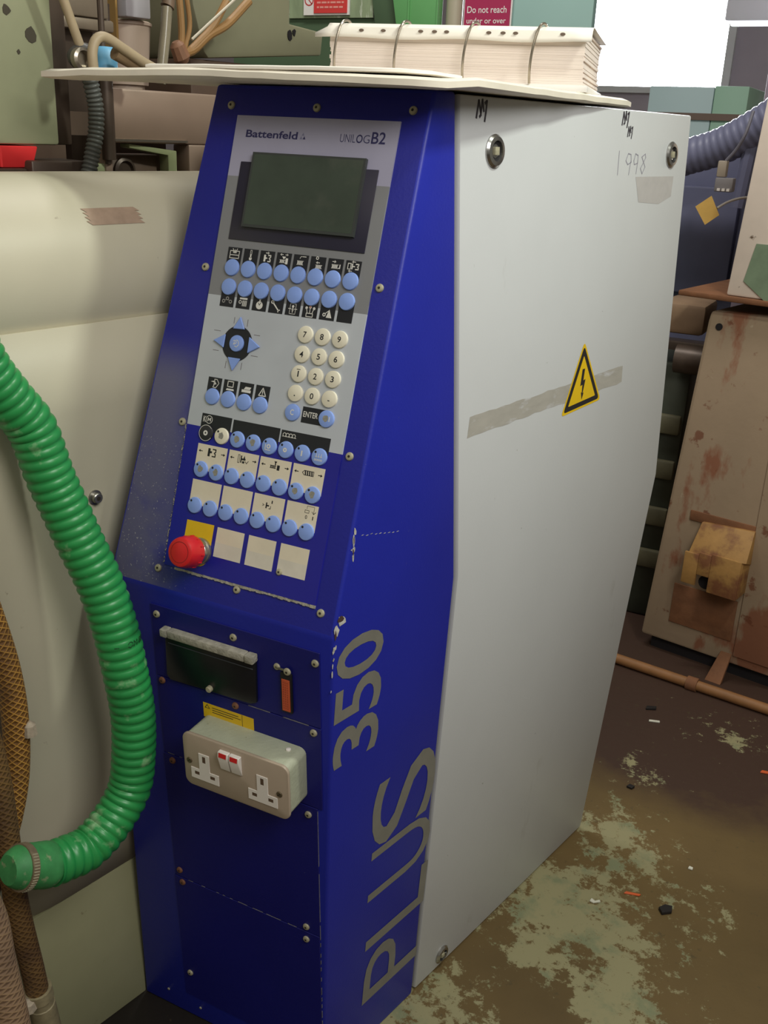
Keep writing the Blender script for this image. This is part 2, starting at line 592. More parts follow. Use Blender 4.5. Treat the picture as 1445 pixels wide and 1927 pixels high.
# display
B().prism([(93, 407), (266, 406), (266, 492.5), (93, 492.5)], 2, 3.2).build('display_bezel', mat('display_bezel_navy', (38, 36, 54), 0.35), panel, CF, scale=U, bevel=.0004)
ds = B().prism([(110, 421), (251.5, 421), (251.5, 502.3), (110, 502.3)], 3.2, 7.5, 0)
ds.rect(112.5, 424, 249, 500, 7.6, 1)
ds.build('display_screen', [mat('display_rim', (58, 62, 60), 0.4), mat('display_glass', (66, 76, 66), 0.16, var=0.25, vscale=14, spots=[((100, 98, 90), 6, 0.55, 0.15, 0.5)], spec=0.6)], panel, CF, scale=U)

# printed words at the head of the panel
pr = B()
text_b(pr, 'Battenfeld', 93, 519.4, 160, 527.6, 2.15, 0, bold=.022)
pr.flat([(163, 520), (166.5, 520), (164.7, 523.4)], 2.15, 1).flat([(166.9, 520), (170.4, 520), (168.7, 523.4)], 2.15, 0).flat([(165, 523.8), (168.4, 523.8), (166.7, 527)], 2.15, 1)
pr.build('maker_lettering', [navyp, mat('grey_print', (120, 120, 150), .5)], panel, CF, scale=U, smooth=0)
pr = B()
text_b(pr, 'UNIL', 213, 519.2, 231.5, 527.6, 2.15, 0, bold=-.012)
text_b(pr, 'O', 232.5, 519.0, 240, 527.8, 2.15, 0, bold=.012)
text_b(pr, 'G', 241, 519.2, 248.5, 527.6, 2.15, 0, bold=-.012)
text_b(pr, 'B2', 250.5, 519.0, 267, 531.2, 2.15, 0, bold=.012)
pr.build('model_lettering', navyp, panel, CF, scale=U, smooth=0)

# cards behind the keys
def card(u0, v0, u1, v1, m, lab=None):
    o = B().rect(u0, v0, u1, v1, 2.0, 0, t=0.25).build('key_card', m, panel, CF, scale=U, smooth=0)
    return o


ku = [104.2 + 21.62 * k for k in range(8)]
for k in range(8):
    card(ku[k] - 9.4, 376, ku[k] + 9.3, 398.4 - .12 * k, blackp)
    card(ku[k] - 9.0, 332.4, ku[k] + 9.4, 354.5, blackp)
k4 = [106.3 + 21.5 * k for k in range(4)]
for u in k4: card(u - 9.4, 231, u + 9.0, 252.6, blackp)
card(224.7, 221, 256, 238.4, blackp)
card(96.5, 191, 137.2, 211, blackp); card(139.6, 191, 201.2, 210.2, blackp); card(203.2, 191, 264.9, 209.5, blackp)
for u0, u1 in ((97.5, 138), (140.8, 180.2), (182.5, 222.5), (225.2, 264.8)):
    card(u0, 147, u1, 176.6, cream)
for u0, u1 in ((98.2, 138), (140.8, 180.1), (182.8, 222.4), (225.5, 264.8)):
    card(u0, 107, u1, 135.6, cream)
for u0, u1 in ((142, 178.5), (184.6, 220.5), (226.7, 263)):
    o = B().rect(u0, 54.6, u1, 88.2, 2.0, 0, t=0.25).rect(u0, 54.6, u1, 71, 2.28, 1).build('key_card', [cream, mat('cream_label_lower', (214, 208, 194), .5, var=.08, vscale=50)], panel, CF, scale=U, smooth=0)

# key meshes
def keymesh(name, mats, blot=None, dot=False, n=28):
    k = B().lathe([(9.3, 0), (9.3, 1.5), (8.9, 2.4), (8.0, 2.75)], n, mi=0)
    if blot is not None:
        rnd = random.Random(blot)
        pts = []
        for i in range(14):
            r = 3.2 + rnd.random() * 1.5
            a = 2 * math.pi * i / 14
            pts.append((r * .85 * math.cos(a), .3 + r * math.sin(a)))
        k.flat(pts, 2.83, 1)
    if dot:
        k.disc((-4.6, 4.6), 1.35, 2.85, 12, 2)
    return k.mesh(name, mats, scale=U, smooth=40)


KB = keymesh('key', [keyb])
KW = keymesh('key', [keyw])
KBd = keymesh('key', [keyb, worn, blackp], None, True)
KBw = [keymesh('key', [keyb, worn, blackp], i, True) for i in range(5)]
KWw = keymesh('key', [keyw, worn, blackp], 9, True)
KEn = keymesh('key', [keyb, worn, blackp], 4, False)
KK = keymesh('key', [keyk])


def key(me, u, v): return place('key', me, panel, CF @ T(u * U, v * U, 0.002))


for u in ku:
    key(KB, u, 376 - .0); key(KB, u, 354.4)
for u in k4: key(KB, u, 231)
keypad = [['7', '8', '9'], ['4', '5', '6'], ['1', '2', '3'], ['.', '0', '-']]
for r in range(4):
    for c in range(3):
        key(KW, 212.8 + 21.23 * c, 314.3 - 21.23 * r)
key(KB, 213.2, 229.8); key(KEn, 255.8, 229.4)
kkm = [106.5 + 21.25 * k for k in range(8)]
for k, u in enumerate(kkm):
    key([KK, KWw, KBw[0], KBw[1], KBd, KBd, KBd, KBd][k], u, 189.4 - .15 * k)
kA = [107.2 + 21.13 * k for k in range(8)]
for k, u in enumerate(kA):
    key([KBw[2], KBw[3], KBd, KBd, KBd, KBd, KBw[4], KBw[1]][k], u, 148 - .17 * k)
kB = [107.0 + 21.18 * k for k in range(8)]
for u in kB: key(KBd, u, 106.4)

# arrow pad
dsc = B().lathe([(19.6, 0), (19.6, .5)], 40).build('arrow_pad_disc', blackp, panel, CF @ T(.1271, .2936, .002), scale=U, smooth=40)
for k, (tip, b1, b3) in enumerate([((0, 30), (-7.8, 15.6), (7.8, 16.4)), ((-31.2, 0), (-16.4, -6.8), (-16.2, 8.6)), ((0, -30.6), (8.4, -16.2), (-8.4, -16.2)), ((31.2, 0), (15.6, 9.2), (16.2, -8.9))]):
    B().prism([tip, b1, b3], 0.5, 2.6).build('arrow_key', keyb, panel, CF @ T(.1271, .2936, .002), scale=U, bevel=.0006, seg=1)
key(KB, 127.1, 293.6)
# scuffed print lines around the arrow pad
sc = B()
for u, v, l, d in [(-9, 25, 7, 1), (9, 24, 8, 1), (-11, -25, 8, 1), (10, -24, 8, 1), (-29, 11, 9, 0), (-27, -11, 8, 0), (24, 12, 8, 0), (25, -11, 9, 0)]:
    if d: sc.rect(127 + u, 293.6 + v - l / 2, 127.6 + u, 293.6 + v + l / 2, 2.1)
    else: sc.rect(127 + u - l / 2, 293.6 + v, 127 + u + l / 2, 294.1 + v, 2.1)
sc.build('scuff_line', mat('dark_scuff', (84, 72, 74), .7), panel, CF, scale=U, smooth=0)

# legends printed on keys
ZK = 4.86


def legend(m, fn):
    g = B(); fn(g)
    return g.build('key_legend', m, panel, CF, scale=U, smooth=0)


box = {'7': (2.0, 3.2), '8': (2.1, 3.2), '9': (2.1, 3.2), '4': (2.3, 3.2), '5': (2.0, 3.2), '6': (2.1, 3.2), '1': (.75, 3.2), '2': (2.1, 3.2), '3': (2.0, 3.2), '0': (2.2, 3.2)}
for r in range(4):
    for c in range(3):
        ch = keypad[r][c]
        u, v = 212.8 + 21.23 * c, 314.3 - 21.23 * r
        if ch == '.': legend(blackp, lambda g: g.disc((u, v - 2.6), .8, ZK, 10))
        elif ch == '-': legend(blackp, lambda g: g.rect(u - 1.2, v - 2.4, u + 1.2, v - 1.4, ZK))
        else:
            w, h = box[ch]
            legend(blackp, lambda g: text_b(g, ch, u - w, v - h - .2, u + w, v + h - .2, ZK, 0, bold=.014))
legend(blackp, lambda g: g.rect(212.8 - 2.4, 271.84 + 4.2, 212.8 + 2.2, 271.84 + 4.9, ZK))
legend(whitep, lambda g: text_b(g, 'C', 211.2, 226.8, 215.6, 233, ZK, 0, bold=.02))
legend(whitep, lambda g: text_b(g, 'ENTER', 226.3, 227.4, 244.6, 233.4, 2.35, 0, bold=.015))
legend(whitep, lambda g: g.rect(259.6, 226.8, 260.6, 232.2, ZK))
legend(whitep, lambda g: g.ring((106.5, 189.4), 8.4, 9.2, 4.5, 30, 0, math.radians(40), math.radians(330)).ring((106.5, 189.4), 1.1, 3.0, ZK, 18))
# page-turn mark on the middle arrow key
legend(whitep, lambda g: g.stroke([(127.5, 297.5), (130, 296), (131, 292.5), (128.6, 289.6), (126, 290.4)], .8, ZK).stroke([(123.4, 296), (126.6, 296.6), (127.6, 294), (125, 292.4)], .8, ZK).stroke([(124, 292), (125, 294.6)], .8, ZK))
u4 = kkm[4]; legend(whitep, lambda g: g.ring((u4, 188.6), 1.2, 2.6, ZK, 16).stroke([(u4 - 4, 190.5), (u4 - 4, 184.6), (u4 + 2.6, 184.6)], .9, ZK))
legend(whitep, lambda g: g.ring((kkm[5], 188.3), .9, 2.5, ZK, 16))
legend(whitep, lambda g: g.rect(kkm[6] - .8, 185.4, kkm[6] + .8, 191.4, ZK))


def heat(g):
    u = kkm[7]
    for d in (-3, 0, 3):
        g.stroke([(u + d, 191.5), (u + d, 187.3)], .6, ZK).stroke([(u + d - 1, 188.6), (u + d, 187.2), (u + d + 1, 188.6)], .5, ZK)
    for d in (-4, -2, 0, 2, 4): g.ring((u + d, 184.8), .6, 1.1, ZK, 8)


legend(whitep, heat)

# symbols printed on the black and cream cards
ZP = 2.34


def symbol(m, *ops):
    g = B()
    for op in ops:
        k = op[0]
        if k == 's': g.stroke(op[1], op[2] if len(op) > 2 else .8, ZP)
        elif k == 'c': g.stroke(op[1], op[2] if len(op) > 2 else .8, ZP, closed=True)
        elif k == 'p': g.flat(op[1], ZP)
        elif k == 'r': g.rect(*op[1], ZP)
        elif k == 'd': g.disc(op[1], op[2], ZP, 14)
        elif k == 'o': g.ring(op[1], op[2], op[3], ZP, 18)
        elif k == 't': text_b(g, op[1], *op[2], ZP, 0, bold=.01)
    return g.build('key_symbol', m, panel, CF, scale=U, smooth=0)


def off(pts, u, v): return [(a + u, b + v) for a, b in pts]


def arrow(u, v, d, l=5.0, h=1.7, w=.9):
    return [('s', [(u - l / 2, v), (u + l / 2, v)], w), ('p', [(u + d * l / 2 + d * .6, v), (u + d * (l / 2 - 1.6), v + h), (u + d * (l / 2 - 1.6), v - h)])]


def barrel(u, v, w=8, h=4.4, n=4):
    r = [('r', (u - w / 2 + i * w / n, v - h / 2, u - w / 2 + (i + .72) * w / n, v + h / 2)) for i in range(n)]
    return r + [('r', (u - w / 2 - .6, v - h / 2, u + w / 2 + .6, v - h / 2 + .6)), ('r', (u - w / 2 - .6, v + h / 2 - .6, u + w / 2 + .6, v + h / 2))]


q = lambda k: ku[k]
v = 391.5
symbol(whitep, ('c', off([(-6, -5), (6, -5), (6, -1.5), (-6, -1.5)], q(0), v), .8), ('s', off([(-6, -1.5), (-6, 3), (-2, 3), (-2, 1), (2, 1), (2, 3), (6, 3), (6, -1.5)], q(0), v), .8), ('p', off([(-1.4, 1.6), (1.4, 1.6), (0, 5)], q(0), v)), ('s', off([(-3, 5.4), (-1.5, 3)], q(0), v), .7), ('s', off([(3, 5.4), (1.5, 3)], q(0), v), .7))
symbol(whitep, ('d', (q(1), v - 3.6), 1.9), ('r', (q(1) - .9, v - 3, q(1) + .9, v + 1)), ('c', off([(-.9, 1), (.9, 1), (.9, 5.5), (-.9, 5.5)], q(1), v), .5))
symbol(whitep, *arrow(q(2), v + 4.4, 1, 4), ('r', (q(2) - 4.2, v - 5, q(2) - 1.8, v + 2.4)), ('p', off([(-1.8, 0), (1, -1.2), (-1.8, -2.4)], q(2), v)), ('s', off([(1.5, 2), (4.4, 2), (4.4, .2), (3, -1.2), (4.4, -2.8), (4.4, -4.6), (1.5, -4.6)], q(2), v), 1.3))
symbol(whitep, *arrow(q(3) - 3.2, v + 4.6, -1, 3.4, 1.4, .7), *arrow(q(3) + 3.2, v + 4.6, 1, 3.4, 1.4, .7), ('p', off([(-2.5, 2.6), (2.5, 2.6), (.6, 0), (-.6, 0)], q(3), v)), *barrel(q(3) - 1.5, v - 2.6, 6, 3.6, 3), ('r', (q(3) + 2.4, v - 5.4, q(3) + 5.4, v + 1)))
symbol(whitep, ('s', off([(-1.5, 2.4), (-.3, 4.6), (1.2, 4.6)], q(4), v), .6), ('s', off([(2, 4.6), (6, 4.6)], q(4), v), .8), *barrel(q(4) - .5, v - 2.2, 7, 4.6, 5))
symbol(whitep, ('o', (q(5) - 1.5, v + 4.8), 1, 1.8), *arrow(q(5), v, -1, 4, 1.5, .8), *barrel(q(5) + 1.5, v - 4.2, 7, 4, 5))
symbol(whitep, *arrow(q(6) - 2, v + 3, 1, 4, 1.5, .8), *barrel(q(6) - .5, v - 2, 7, 4.4, 5), ('r', (q(6) + 5, v - 4, q(6) + 6.2, v + .5)), ('r', (q(6) + 3.8, v - 4, q(6) + 5, v - 3)))
symbol(whitep, *arrow(q(7), v + 4.8, -1, 4, 1.4, .7), ('c', off([(-6.5, -3), (-3, -3), (-3, 3), (-6.5, 3)], q(7), v), .8), ('r', (q(7) - 2, v - 3, q(7) - .6, v + 3)), ('r', (q(7) - .6, v - .5, q(7) + 2, v + .6)), ('s', off([(3, 2.6), (6.2, 2.6), (6.2, 1), (5, 0), (6.2, -1), (6.2, -2.8), (3, -2.8)], q(7), v), 1.2), *arrow(q(7) - 3, v - 5, -1, 4, 1.3, .6))
v = 339.6
w = lambda k: ku[k] + .2
dimw = mat('grey_white_print', (150, 148, 146), .5)
symbol(dimw, ('o', (w(0) - 4.6, v - 1.2), 1.2, 2.1), ('o', (w(0), v + 2), 1.2, 2.1), ('o', (w(0) + 4.6, v - 1.2), 1.2, 2.1), ('s', off([(-3, -.4), (-1.5, 1)], w(0), v), .6), ('s', off([(3, -.4), (1.5, 1)], w(0), v), .6))
symbol(whitep, ('r', (w(1) - 5, v + 3, w(1) + 5, v + 5)), ('o', (w(1) - 4, v), 1.2, 2.0), *[('r', (w(1) - 1 + i * 1.6, v - 4.4, w(1) - .1 + i * 1.6, v + 2)) for i in range(4)])
symbol(whitep, ('d', (w(2), v - 1), 4.4), ('r', (w(2) - .7, v + 3, w(2) + .7, v + 5.6)), ('s', off([(-1.4, 5.6), (1.4, 5.6)], w(2), v), .8))
symbol(blackp, ('s', off([(-1.6, 1.4), (0, -1), (1.8, 2)], w(2), v), .7)).location.z += .0002
symbol(whitep, ('s', off([(-4, 3.6), (3.6, -3.8)], w(3), v), 1.5), ('o', (w(3) - 5, v + 4.6), .9, 2.0), ('s', off([(3.4, -5.4), (3.6, -3.8), (5.2, -3.4)], w(3), v), 1.2))
symbol(whitep, ('c', off([(-3.6, -5.4), (3.6, -5.4), (3.6, 5.4), (-3.6, 5.4)], w(4), v), .5), ('d', (w(4), v + 2.6), 1.5), ('r', (w(4) - .6, v - 4, w(4) + .6, v + 2)), ('p', off([(-1.5, -.6), (1.5, -.6), (0, -3.4)], w(4), v)), ('s', off([(-5.4, 0), (-2, 0)], w(4), v), .7), ('s', off([(5.4, 0), (2, 0)], w(4), v), .7))
symbol(whitep, ('c', off([(-4, -6), (4, -6), (4, -2.5), (-4, -2.5)], w(5), v), .8), ('s', off([(-3, -2.4), (-4.4, 2.6)], w(5), v), .8), ('s', off([(0, -2.4), (0, 3)], w(5), v), .8), ('s', off([(3, -2.4), (4.4, 2.6)], w(5), v), .8), ('d', (w(5) - 4.6, v + 3.2), 1.6), ('d', (w(5) + 4.8, v + 3.2), 1.6), ('d', (w(5), v + 4.2), 1.6))
symbol(mat('orange_dot_print', (196, 130, 110), .5), ('d', (w(5), v + 4.2), 1.1)).location.z += .0002
symbol(whitep, ('p', off([(-1, -4.5), (6, -4.5), (2, 4.5)], w(6), v)), ('o', (w(6) - 3.6, v - 1.6), 1, 2), ('s', off([(-2, 0), (1.5, 3)], w(6), v), .8))
v = 245.6
symbol(whitep, ('c', off([(-1, 5), (2.5, 5), (5.5, 1), (2, -4.5), (-2, -4), (0, 0)], k4[0], v), .8), ('p', off([(-6, 2), (-1, 1.2), (-1.8, -1.2), (2.4, -.4), (-.6, 3.4)], k4[0], v)))
symbol(whitep, ('c', off([(-4, -.6), (3.4, -.6), (3.4, 5.4), (-4, 5.4)], k4[1], v), 1), ('p', off([(-4.6, -2.6), (4.6, -2.6), (5.4, -4.6), (-5.4, -4.6)], k4[1], v)))
symbol(whitep, ('p', off([(-6, -3.8), (6, -3.8), (6, -.8), (-6, -.8)], k4[2], v)), ('p', off([(-3.4, -.4), (4.6, -.4), (6, 2.6), (-1.6, 2.6)], k4[2], v)))
symbol(whitep, ('c', off([(-4.6, -4.2), (4.6, -4.2), (0, 4.4)], k4[3], v), 1.1), ('r', (k4[3] - .5, v - 1.6, k4[3] + .5, v + 1.6)), ('d', (k4[3], v - 2.7), .6))
symbol(whitep, ('t', 'K', (98.8, 201.4, 102.6, 208.2)), ('o', (106.8, 204.8), 4.0, 4.7), ('t', 'M', (104.6, 202.8, 109.2, 207)))
symbol(whitep, *[('o', (207.5 + i * 4, 204.6), 1.6, 2.3) for i in range(4)], ('s', [(205, 202.6), (222.5, 202.6)], .6))
for i, (u0, u1) in enumerate(((97.5, 138), (140.8, 180.2), (182.5, 222.5), (225.2, 264.8))):
    uc = (u0 + u1) / 2; vv = 168.6
    ops = arrow(u0 + 5, vv, -1, 4.4, 1.7, .9) + arrow(u1 - 5, vv, 1, 4.4, 1.7, .9)
    if i == 0: ops += [('r', (uc - 5.4, vv - 4.6, uc - 2.4, vv + 4.6)), ('r', (uc - 2.4, vv - .7, uc, vv + 1.6)), ('s', [(uc + 1, vv + 4), (uc + 5, vv + 4), (uc + 5, vv + 1.2), (uc + 3.4, vv), (uc + 5, vv - 1.4), (uc + 5, vv - 4), (uc + 1, vv - 4)], 1.3)]
    if i == 1: ops += [('c', [(uc - 7, vv - 4.4), (uc - 5, vv - 4.4), (uc - 5, vv + 4.4), (uc - 7, vv + 4.4)], .6), ('r', (uc - 3.6, vv - 4, uc - 2, vv + 4)), ('r', (uc - 2, vv - 1, uc + 3, vv + 1)), ('p', [(uc, vv + 1), (uc + 2.4, vv + 1), (uc + 1.2, vv + 4.4)]), ('s', [(uc + 3, vv - 2), (uc + 5, vv - 4), (uc + 7, vv - 1)], .7), ('r', (uc - 1, vv - 4.4, uc + 2, vv - 2))]
    if i == 2: ops += barrel(uc - 2.4, vv - 1, 7, 3.4, 4) + [('r', (uc + 2.6, vv - 4, uc + 6, vv + 1.6)), ('r', (uc - .6, vv + 1, uc + .8, vv + 5)), ('p', [(uc - 1.8, vv + 5.4), (uc + 2, vv + 5.4), (uc + .1, vv + 2.6)])]
    if i == 3: ops += [('c', [(uc - 7.4, vv), (uc - 5, vv + 2.4), (uc + 6.6, vv + 2.4), (uc + 6.6, vv - 2.4), (uc - 5, vv - 2.4)], .7)] + [('p', [(uc - 4 + j * 2.7, vv - 2), (uc - 2.4 + j * 2.7, vv - 2), (uc - 3.2 + j * 2.7, vv + 2), (uc - 4.8 + j * 2.7, vv + 2)]) for j in range(4)]
    symbol(blackp, *ops)
uc = 202; vv = 124.6
symbol(blackp, ('s', [(uc - 7, vv + 1), (uc - 5, vv), (uc - 7, vv - 1)], .6), ('r', (uc - 2.8, vv - 3.2, uc - 1.2, vv + 3.2)), ('r', (uc - 1.2, vv - .8, uc + 1.4, vv + .8)), ('s', [(uc + 1.6, vv - 3), (uc + 3.6, vv - 3), (uc + 3.6, vv)], .7), ('t', '1', (uc + 4, vv + 3, uc + 5.4, vv + 6.4)))
symbol(blackp, ('s', [(251, 131), (251, 134), (260, 134), (260, 131)], .4), ('c', [(249, 126.6), (249, 129.4), (254, 129.4), (254, 126.6)], .5), ('s', [(260, 131), (260, 127)], .5), ('s', [(257.6, 128.8), (260, 126.4), (262.4, 128.8)], .6), ('t', '0', (250.2, 120, 252.8, 124)), ('t', '1', (259.2, 120, 260.4, 124)))

# emergency stop
yel = mat('yellow_label', (226, 186, 30), 0.45, var=0.08, vscale=40)
red = mat('red_plastic', (206, 34, 38), 0.32, var=0.08, vscale=60, spec=0.5)
chrome = mat('scratched_steel', (170, 168, 160), 0.3, metal=0.85, var=0.2, vscale=200)
EC = (124.2, 56.6)
pts = [(99.4, 60), (99.6, 88.4), (137, 89), (137, 57)] + [(EC[0] + 13.4 * math.cos(a), EC[1] + 17.5 * math.sin(a)) for a in [math.radians(-10 - 16 * i) for i in range(11)]]
B().prism(pts, 2.0, 2.5).build('stop_label', yel, panel, CF, scale=U, smooth=0)
es = B().lathe([(15.5, 0), (15.5, 4), (14.2, 4.6), (14.2, 10), (13.2, 11), (13.2, 16)], 32).build('emergency_stop', chrome, cab, CF @ T(EC[0] * U, EC[1] * U, .0025), scale=U)
es['label'] = 'red mushroom emergency stop button'
prof = [(13.4, 14), (17.2, 15), (18.4, 17), (18.4, 20)]
hd = B().lathe(prof + [(17.8, 26), (17.2, 34), (16.0, 37.4), (14.0, 38.6)], 36)
for k in range(12):
    a = 2 * math.pi * k / 12
    hd.box(18.1 * math.cos(a) - .5, 18.1 * math.sin(a) - .5, 17, 18.1 * math.cos(a) + .9, 18.1 * math.sin(a) + .9, 23)
hd.build('stop_button_head', red, es, CF @ T(EC[0] * U, EC[1] * U, .0025), scale=U)
B().ring((0, 0), 11.2, 12.0, 38.75, 36).build('stop_button_groove', mat('dark_red_groove', (140, 22, 26), .5), es, CF @ T(EC[0] * U, EC[1] * U, .0025), scale=U, smooth=0)

# screws
SCM = B().lathe([(4.6, 0), (4.6, .8), (4.0, 2.0), (2.6, 2.6)], 18, mi=0).disc((0, 0), 1.6, 2.66, 6, 1).mesh('screw', [screw_m, screw_d], scale=U)
SCR = B().lathe([(4.6, 0), (4.6, .8), (4.0, 2.0), (2.6, 2.6)], 18, mi=0).disc((0, 0), 1.4, 2.66, 6, 1).mesh('screw', [rust_screw, screw_d], scale=U)


def screw(M, u, v, z=0.0, rust=False, s=1.0):
    return place('screw', SCR if rust else SCM, cab, M @ T(u * U, v * U, z * U) @ Matrix.Scale(s, 4))


for u, v in [(69.5, 196.5), (69, 24.6), (179.6, 24.6), (288.5, 24.4), (289.6, 195), (66.5, 373.5), (289.7, 372.8), (177.2, 554.3), (292, 555), (66, 554)]:
    screw(CF, u, v)
screw(CF, 230.5, 56.5, 2.2, s=.8)

# --- lower front plates
plate_m = mat('blue_cover_plate', (24, 26, 112), 0.45, var=0.12, vscale=6, spots=[((110, 110, 150), 240, 0.72, 0.04, 0.5)], bump=0.1, bscale=260, spec=0.35)


def plate(x0, w0, x1, w1):
    return B().box(x0, -w1, -0.5, x1, -w0, 1.6).build('cover_plate', plate_m, cab, LFr, scale=U, bevel=.0006, seg=1)


plate(60, 21, 292, 120); plate(60, 121.2, 292, 235.5); plate(58, 236.5, 285, 438.6); plate(56, 439.8, 284, 662)
for x, w, r in [(69.2, 33.1, 0), (178.6, 33.4, 0), (286.6, 35, 0), (68.2, 125.6, 1), (175.9, 127, 1), (282.6, 128.2, 0), (72.4, 244.3, 1), (272.5, 248.8, 0), (265, 430.4, 0), (264.5, 451.7, 0), (66.9, 426.9, 1), (69.9, 446.8, 1), (68.3, 615.6, 0)]:
    screw(LFr, x, -w, 1.6, bool(r))
for x, w in [(79.1, 682), (22.5, 674.8)]: screw(LFr, x, -w, 0, s=.45)
dl = B()
for x0, x1, w in ((194, 224, 120.6), (242, 276, 120.8), (61, 88, 234.5), (80, 250, 439.2)):
    x = x0
    while x < x1:
        l = 3 + random.random() * 6
        if random.random() < (.5 if w > 400 else .85): dl.box(x, -w - (.25 if w > 400 else .5), 1.0, min(x + l, x1), -w + (.1 if w > 400 else .3), 1.85)
        x += l
for k in range(70):
    w = 240 + k * 6
    if random.random() < .75: dl.box(284.7, -w - 6, 0.2, 285.1, -w, 1.5)
tag(dl.build('dust_line', dustl, cab, LFr, scale=U, smooth=0), kind='stuff')

# drive door with hinge bar
door = B().prism([(79, -112), (84, -118), (200, -114), (208.5, -110), (210, -52), (82, -52)], 1.6, 5.5).build('drive_door', mat('black_drive_door', (20, 22, 30), 0.3, var=0.15, vscale=20), cab, LFr, scale=U, bevel=.0008)
B().box(86, -66, 5.4, 206, -65, 6.1).build('door_ridge', mat('door_ridge_grey', (74, 76, 86), .5), door, LFr, scale=U, smooth=0)
hb = B().box(80, -55, 1.6, 90, -45, 13).box(90.5, -55, 1.6, 199, -45, 12.4).box(199.5, -55, 1.6, 211, -45, 13).build('hinge_bar', dustm, door, LFr, scale=U, bevel=.0015, bang=60)
B().lathe([(4, 0), (4, 4), (3, 5)], 16).build('door_knob', screw_m, door, LFr @ T(.1435, -.111, .0055), scale=U)
# orange tag on a black holder
hold = B().box(242, -110, 1.6, 257, -58, 5).build('tag_holder', mat('black_rubber', (18, 18, 22), .5), cab, LFr, scale=U, bevel=.001)
B().box(244.4, -107.5, 5, 254.6, -66, 5.8).build('orange_label', mat('faded_orange_label', (204, 92, 58), .5, var=.15, vscale=90), hold, LFr, scale=U)
lines = B()
for k in range(3):
    for j in range(12): lines.rect(246 + k * 2.6, -105 + j * 3.1, 247 + k * 2.6, -103 + j * 3.1, 5.86)
lines.build('label_print', mat('label_print_red', (150, 60, 40), .6), hold, LFr, scale=U, smooth=0)
screw(LFr, 236.5, -54.3, 1.6, s=.9); screw(LFr, 252, -54.6, 4.6, s=1.0)
B().rect(236, -55.8, 250, -53.4, 3.2, 0, t=1).build('tag_chain', chrome, cab, LFr, scale=U)
# yellow sticker
st = B().rect(128, -158, 200.5, -137.5, 1.6, 0, t=.25)
for j in range(3): st.rect(141, -142.4 - j * 3.2, 141 + [38, 41, 30][j], -141.4 - j * 3.2, 1.9, 1)
st.rect(184, -158, 184.6, -137.5, 1.9, 1)
st.flat([(130, -144.6), (138, -144.6), (134, -138.6)], 1.9, 1).flat([(131.6, -143.8), (136.4, -143.8), (134, -140)], 1.95, 0)
st.build('warning_sticker', [yel, blackp], cab, LFr, scale=U, smooth=0)

# --- lettering on the blue side
dec = mat('grey_vinyl_lettering', (128, 126, 118), 0.5, var=0.12, vscale=40, spots=[((60, 60, 110), 120, 0.70, 0.03)])


def letter(ch, y0, y1, z0, z1, bold):
    """glyph read upwards: y0 = top side (front), y1 = baseline side"""
    g = B()
    text_b(g, ch, z0, -y1, z1, -y0, 0.35, 0, bold=bold)
    g.v = [(-b * SX, a, c) for a, b, c in g.v]     # turn a quarter left
    g.build('decal_letter', dec, cab, SL, scale=U, smooth=0)


for ch, y0, y1, z0, z1, bo in [('3', 13.5, 93, 523, 578, .012), ('5', 11, 91, 583, 636, .012), ('0', 9, 88, 640, 693, .012),
                               ('P', 113, 234, 78, 168, -.004), ('L', 109, 236, 180, 255, -.004), ('U', 104, 232, 268, 350, -.004), ('S', 98, 227, 352, 464, .0)]:
    letter(ch, y0, y1, z0 - ZC * 1000, z1 - ZC * 1000, bo)

# paint chips on the corner edge
chip = B()
rr = random.Random(5)
chm = mat('bare_metal_chip', (206, 204, 196), 0.5, var=0.5, vscale=150)
chd = mat('dark_chip', (70, 50, 44), 0.7)


def blobpoly(cx, cy, rx, ry, n=9, k=.5):
    return [(cx + rx * (1 - k * rr.random()) * math.cos(2 * math.pi * i / n), cy + ry * (1 - k * rr.random()) * math.sin(2 * math.pi * i / n)) for i in range(n)]


for y, z, rx, ry, mi in [(14, 18, 9, 8, 0), (13, 19, 6, 5, 1), (6, 8, 5, 8, 0), (4, 3, 2, 7, 1), (2.5, -14, 2.5, 7, 0), (5, -12, 2, 4, 0), (3, -26, 1.6, 3, 0), (2.4, -34, 1.4, 4, 0), (2.4, -44, 1.6, 7, 0), (2.5, -66, 1.2, 3, 0)]:
    chip.flat(blobpoly(y * 1.02, z, rx, ry), .3 + .12 * mi, mi)
for y, z, rx, ry, mi in [(37, 112, 2.4, 6, 0), (35, 102, 2.2, 8, 0), (34.5, 92, 2.8, 5, 0), (33.5, 84, 2.4, 6, 0), (35, 103, 1, 6, 1), (34, 90, 1.2, 5, 1), (31, 93, 1.2, 1.2, 0)]:
    chip.flat(blobpoly(y * 1.02, z, rx, ry), .3 + .12 * mi, mi)
for k in range(9):
    chip.flat(blobpoly(50 + k * 7.5, 103 - k * 1.4 + rr.random() * 2, 3, .5), .3, 0)
# each chip is a small part of its own, in the upper or lower side plane
for f, mi in zip(chip.f, chip.m):
    pts = [chip.v[i] for i in f]
    B().add(pts, [tuple(range(len(pts)))]).build('paint_chip', chd if mi else chm, cab, SU if sum(p[1] for p in pts) > 0 else SL, scale=U, smooth=0)

# --- grey side panel details
lockm = mat('chrome_lock', (176, 174, 172), 0.22, metal=0.95)


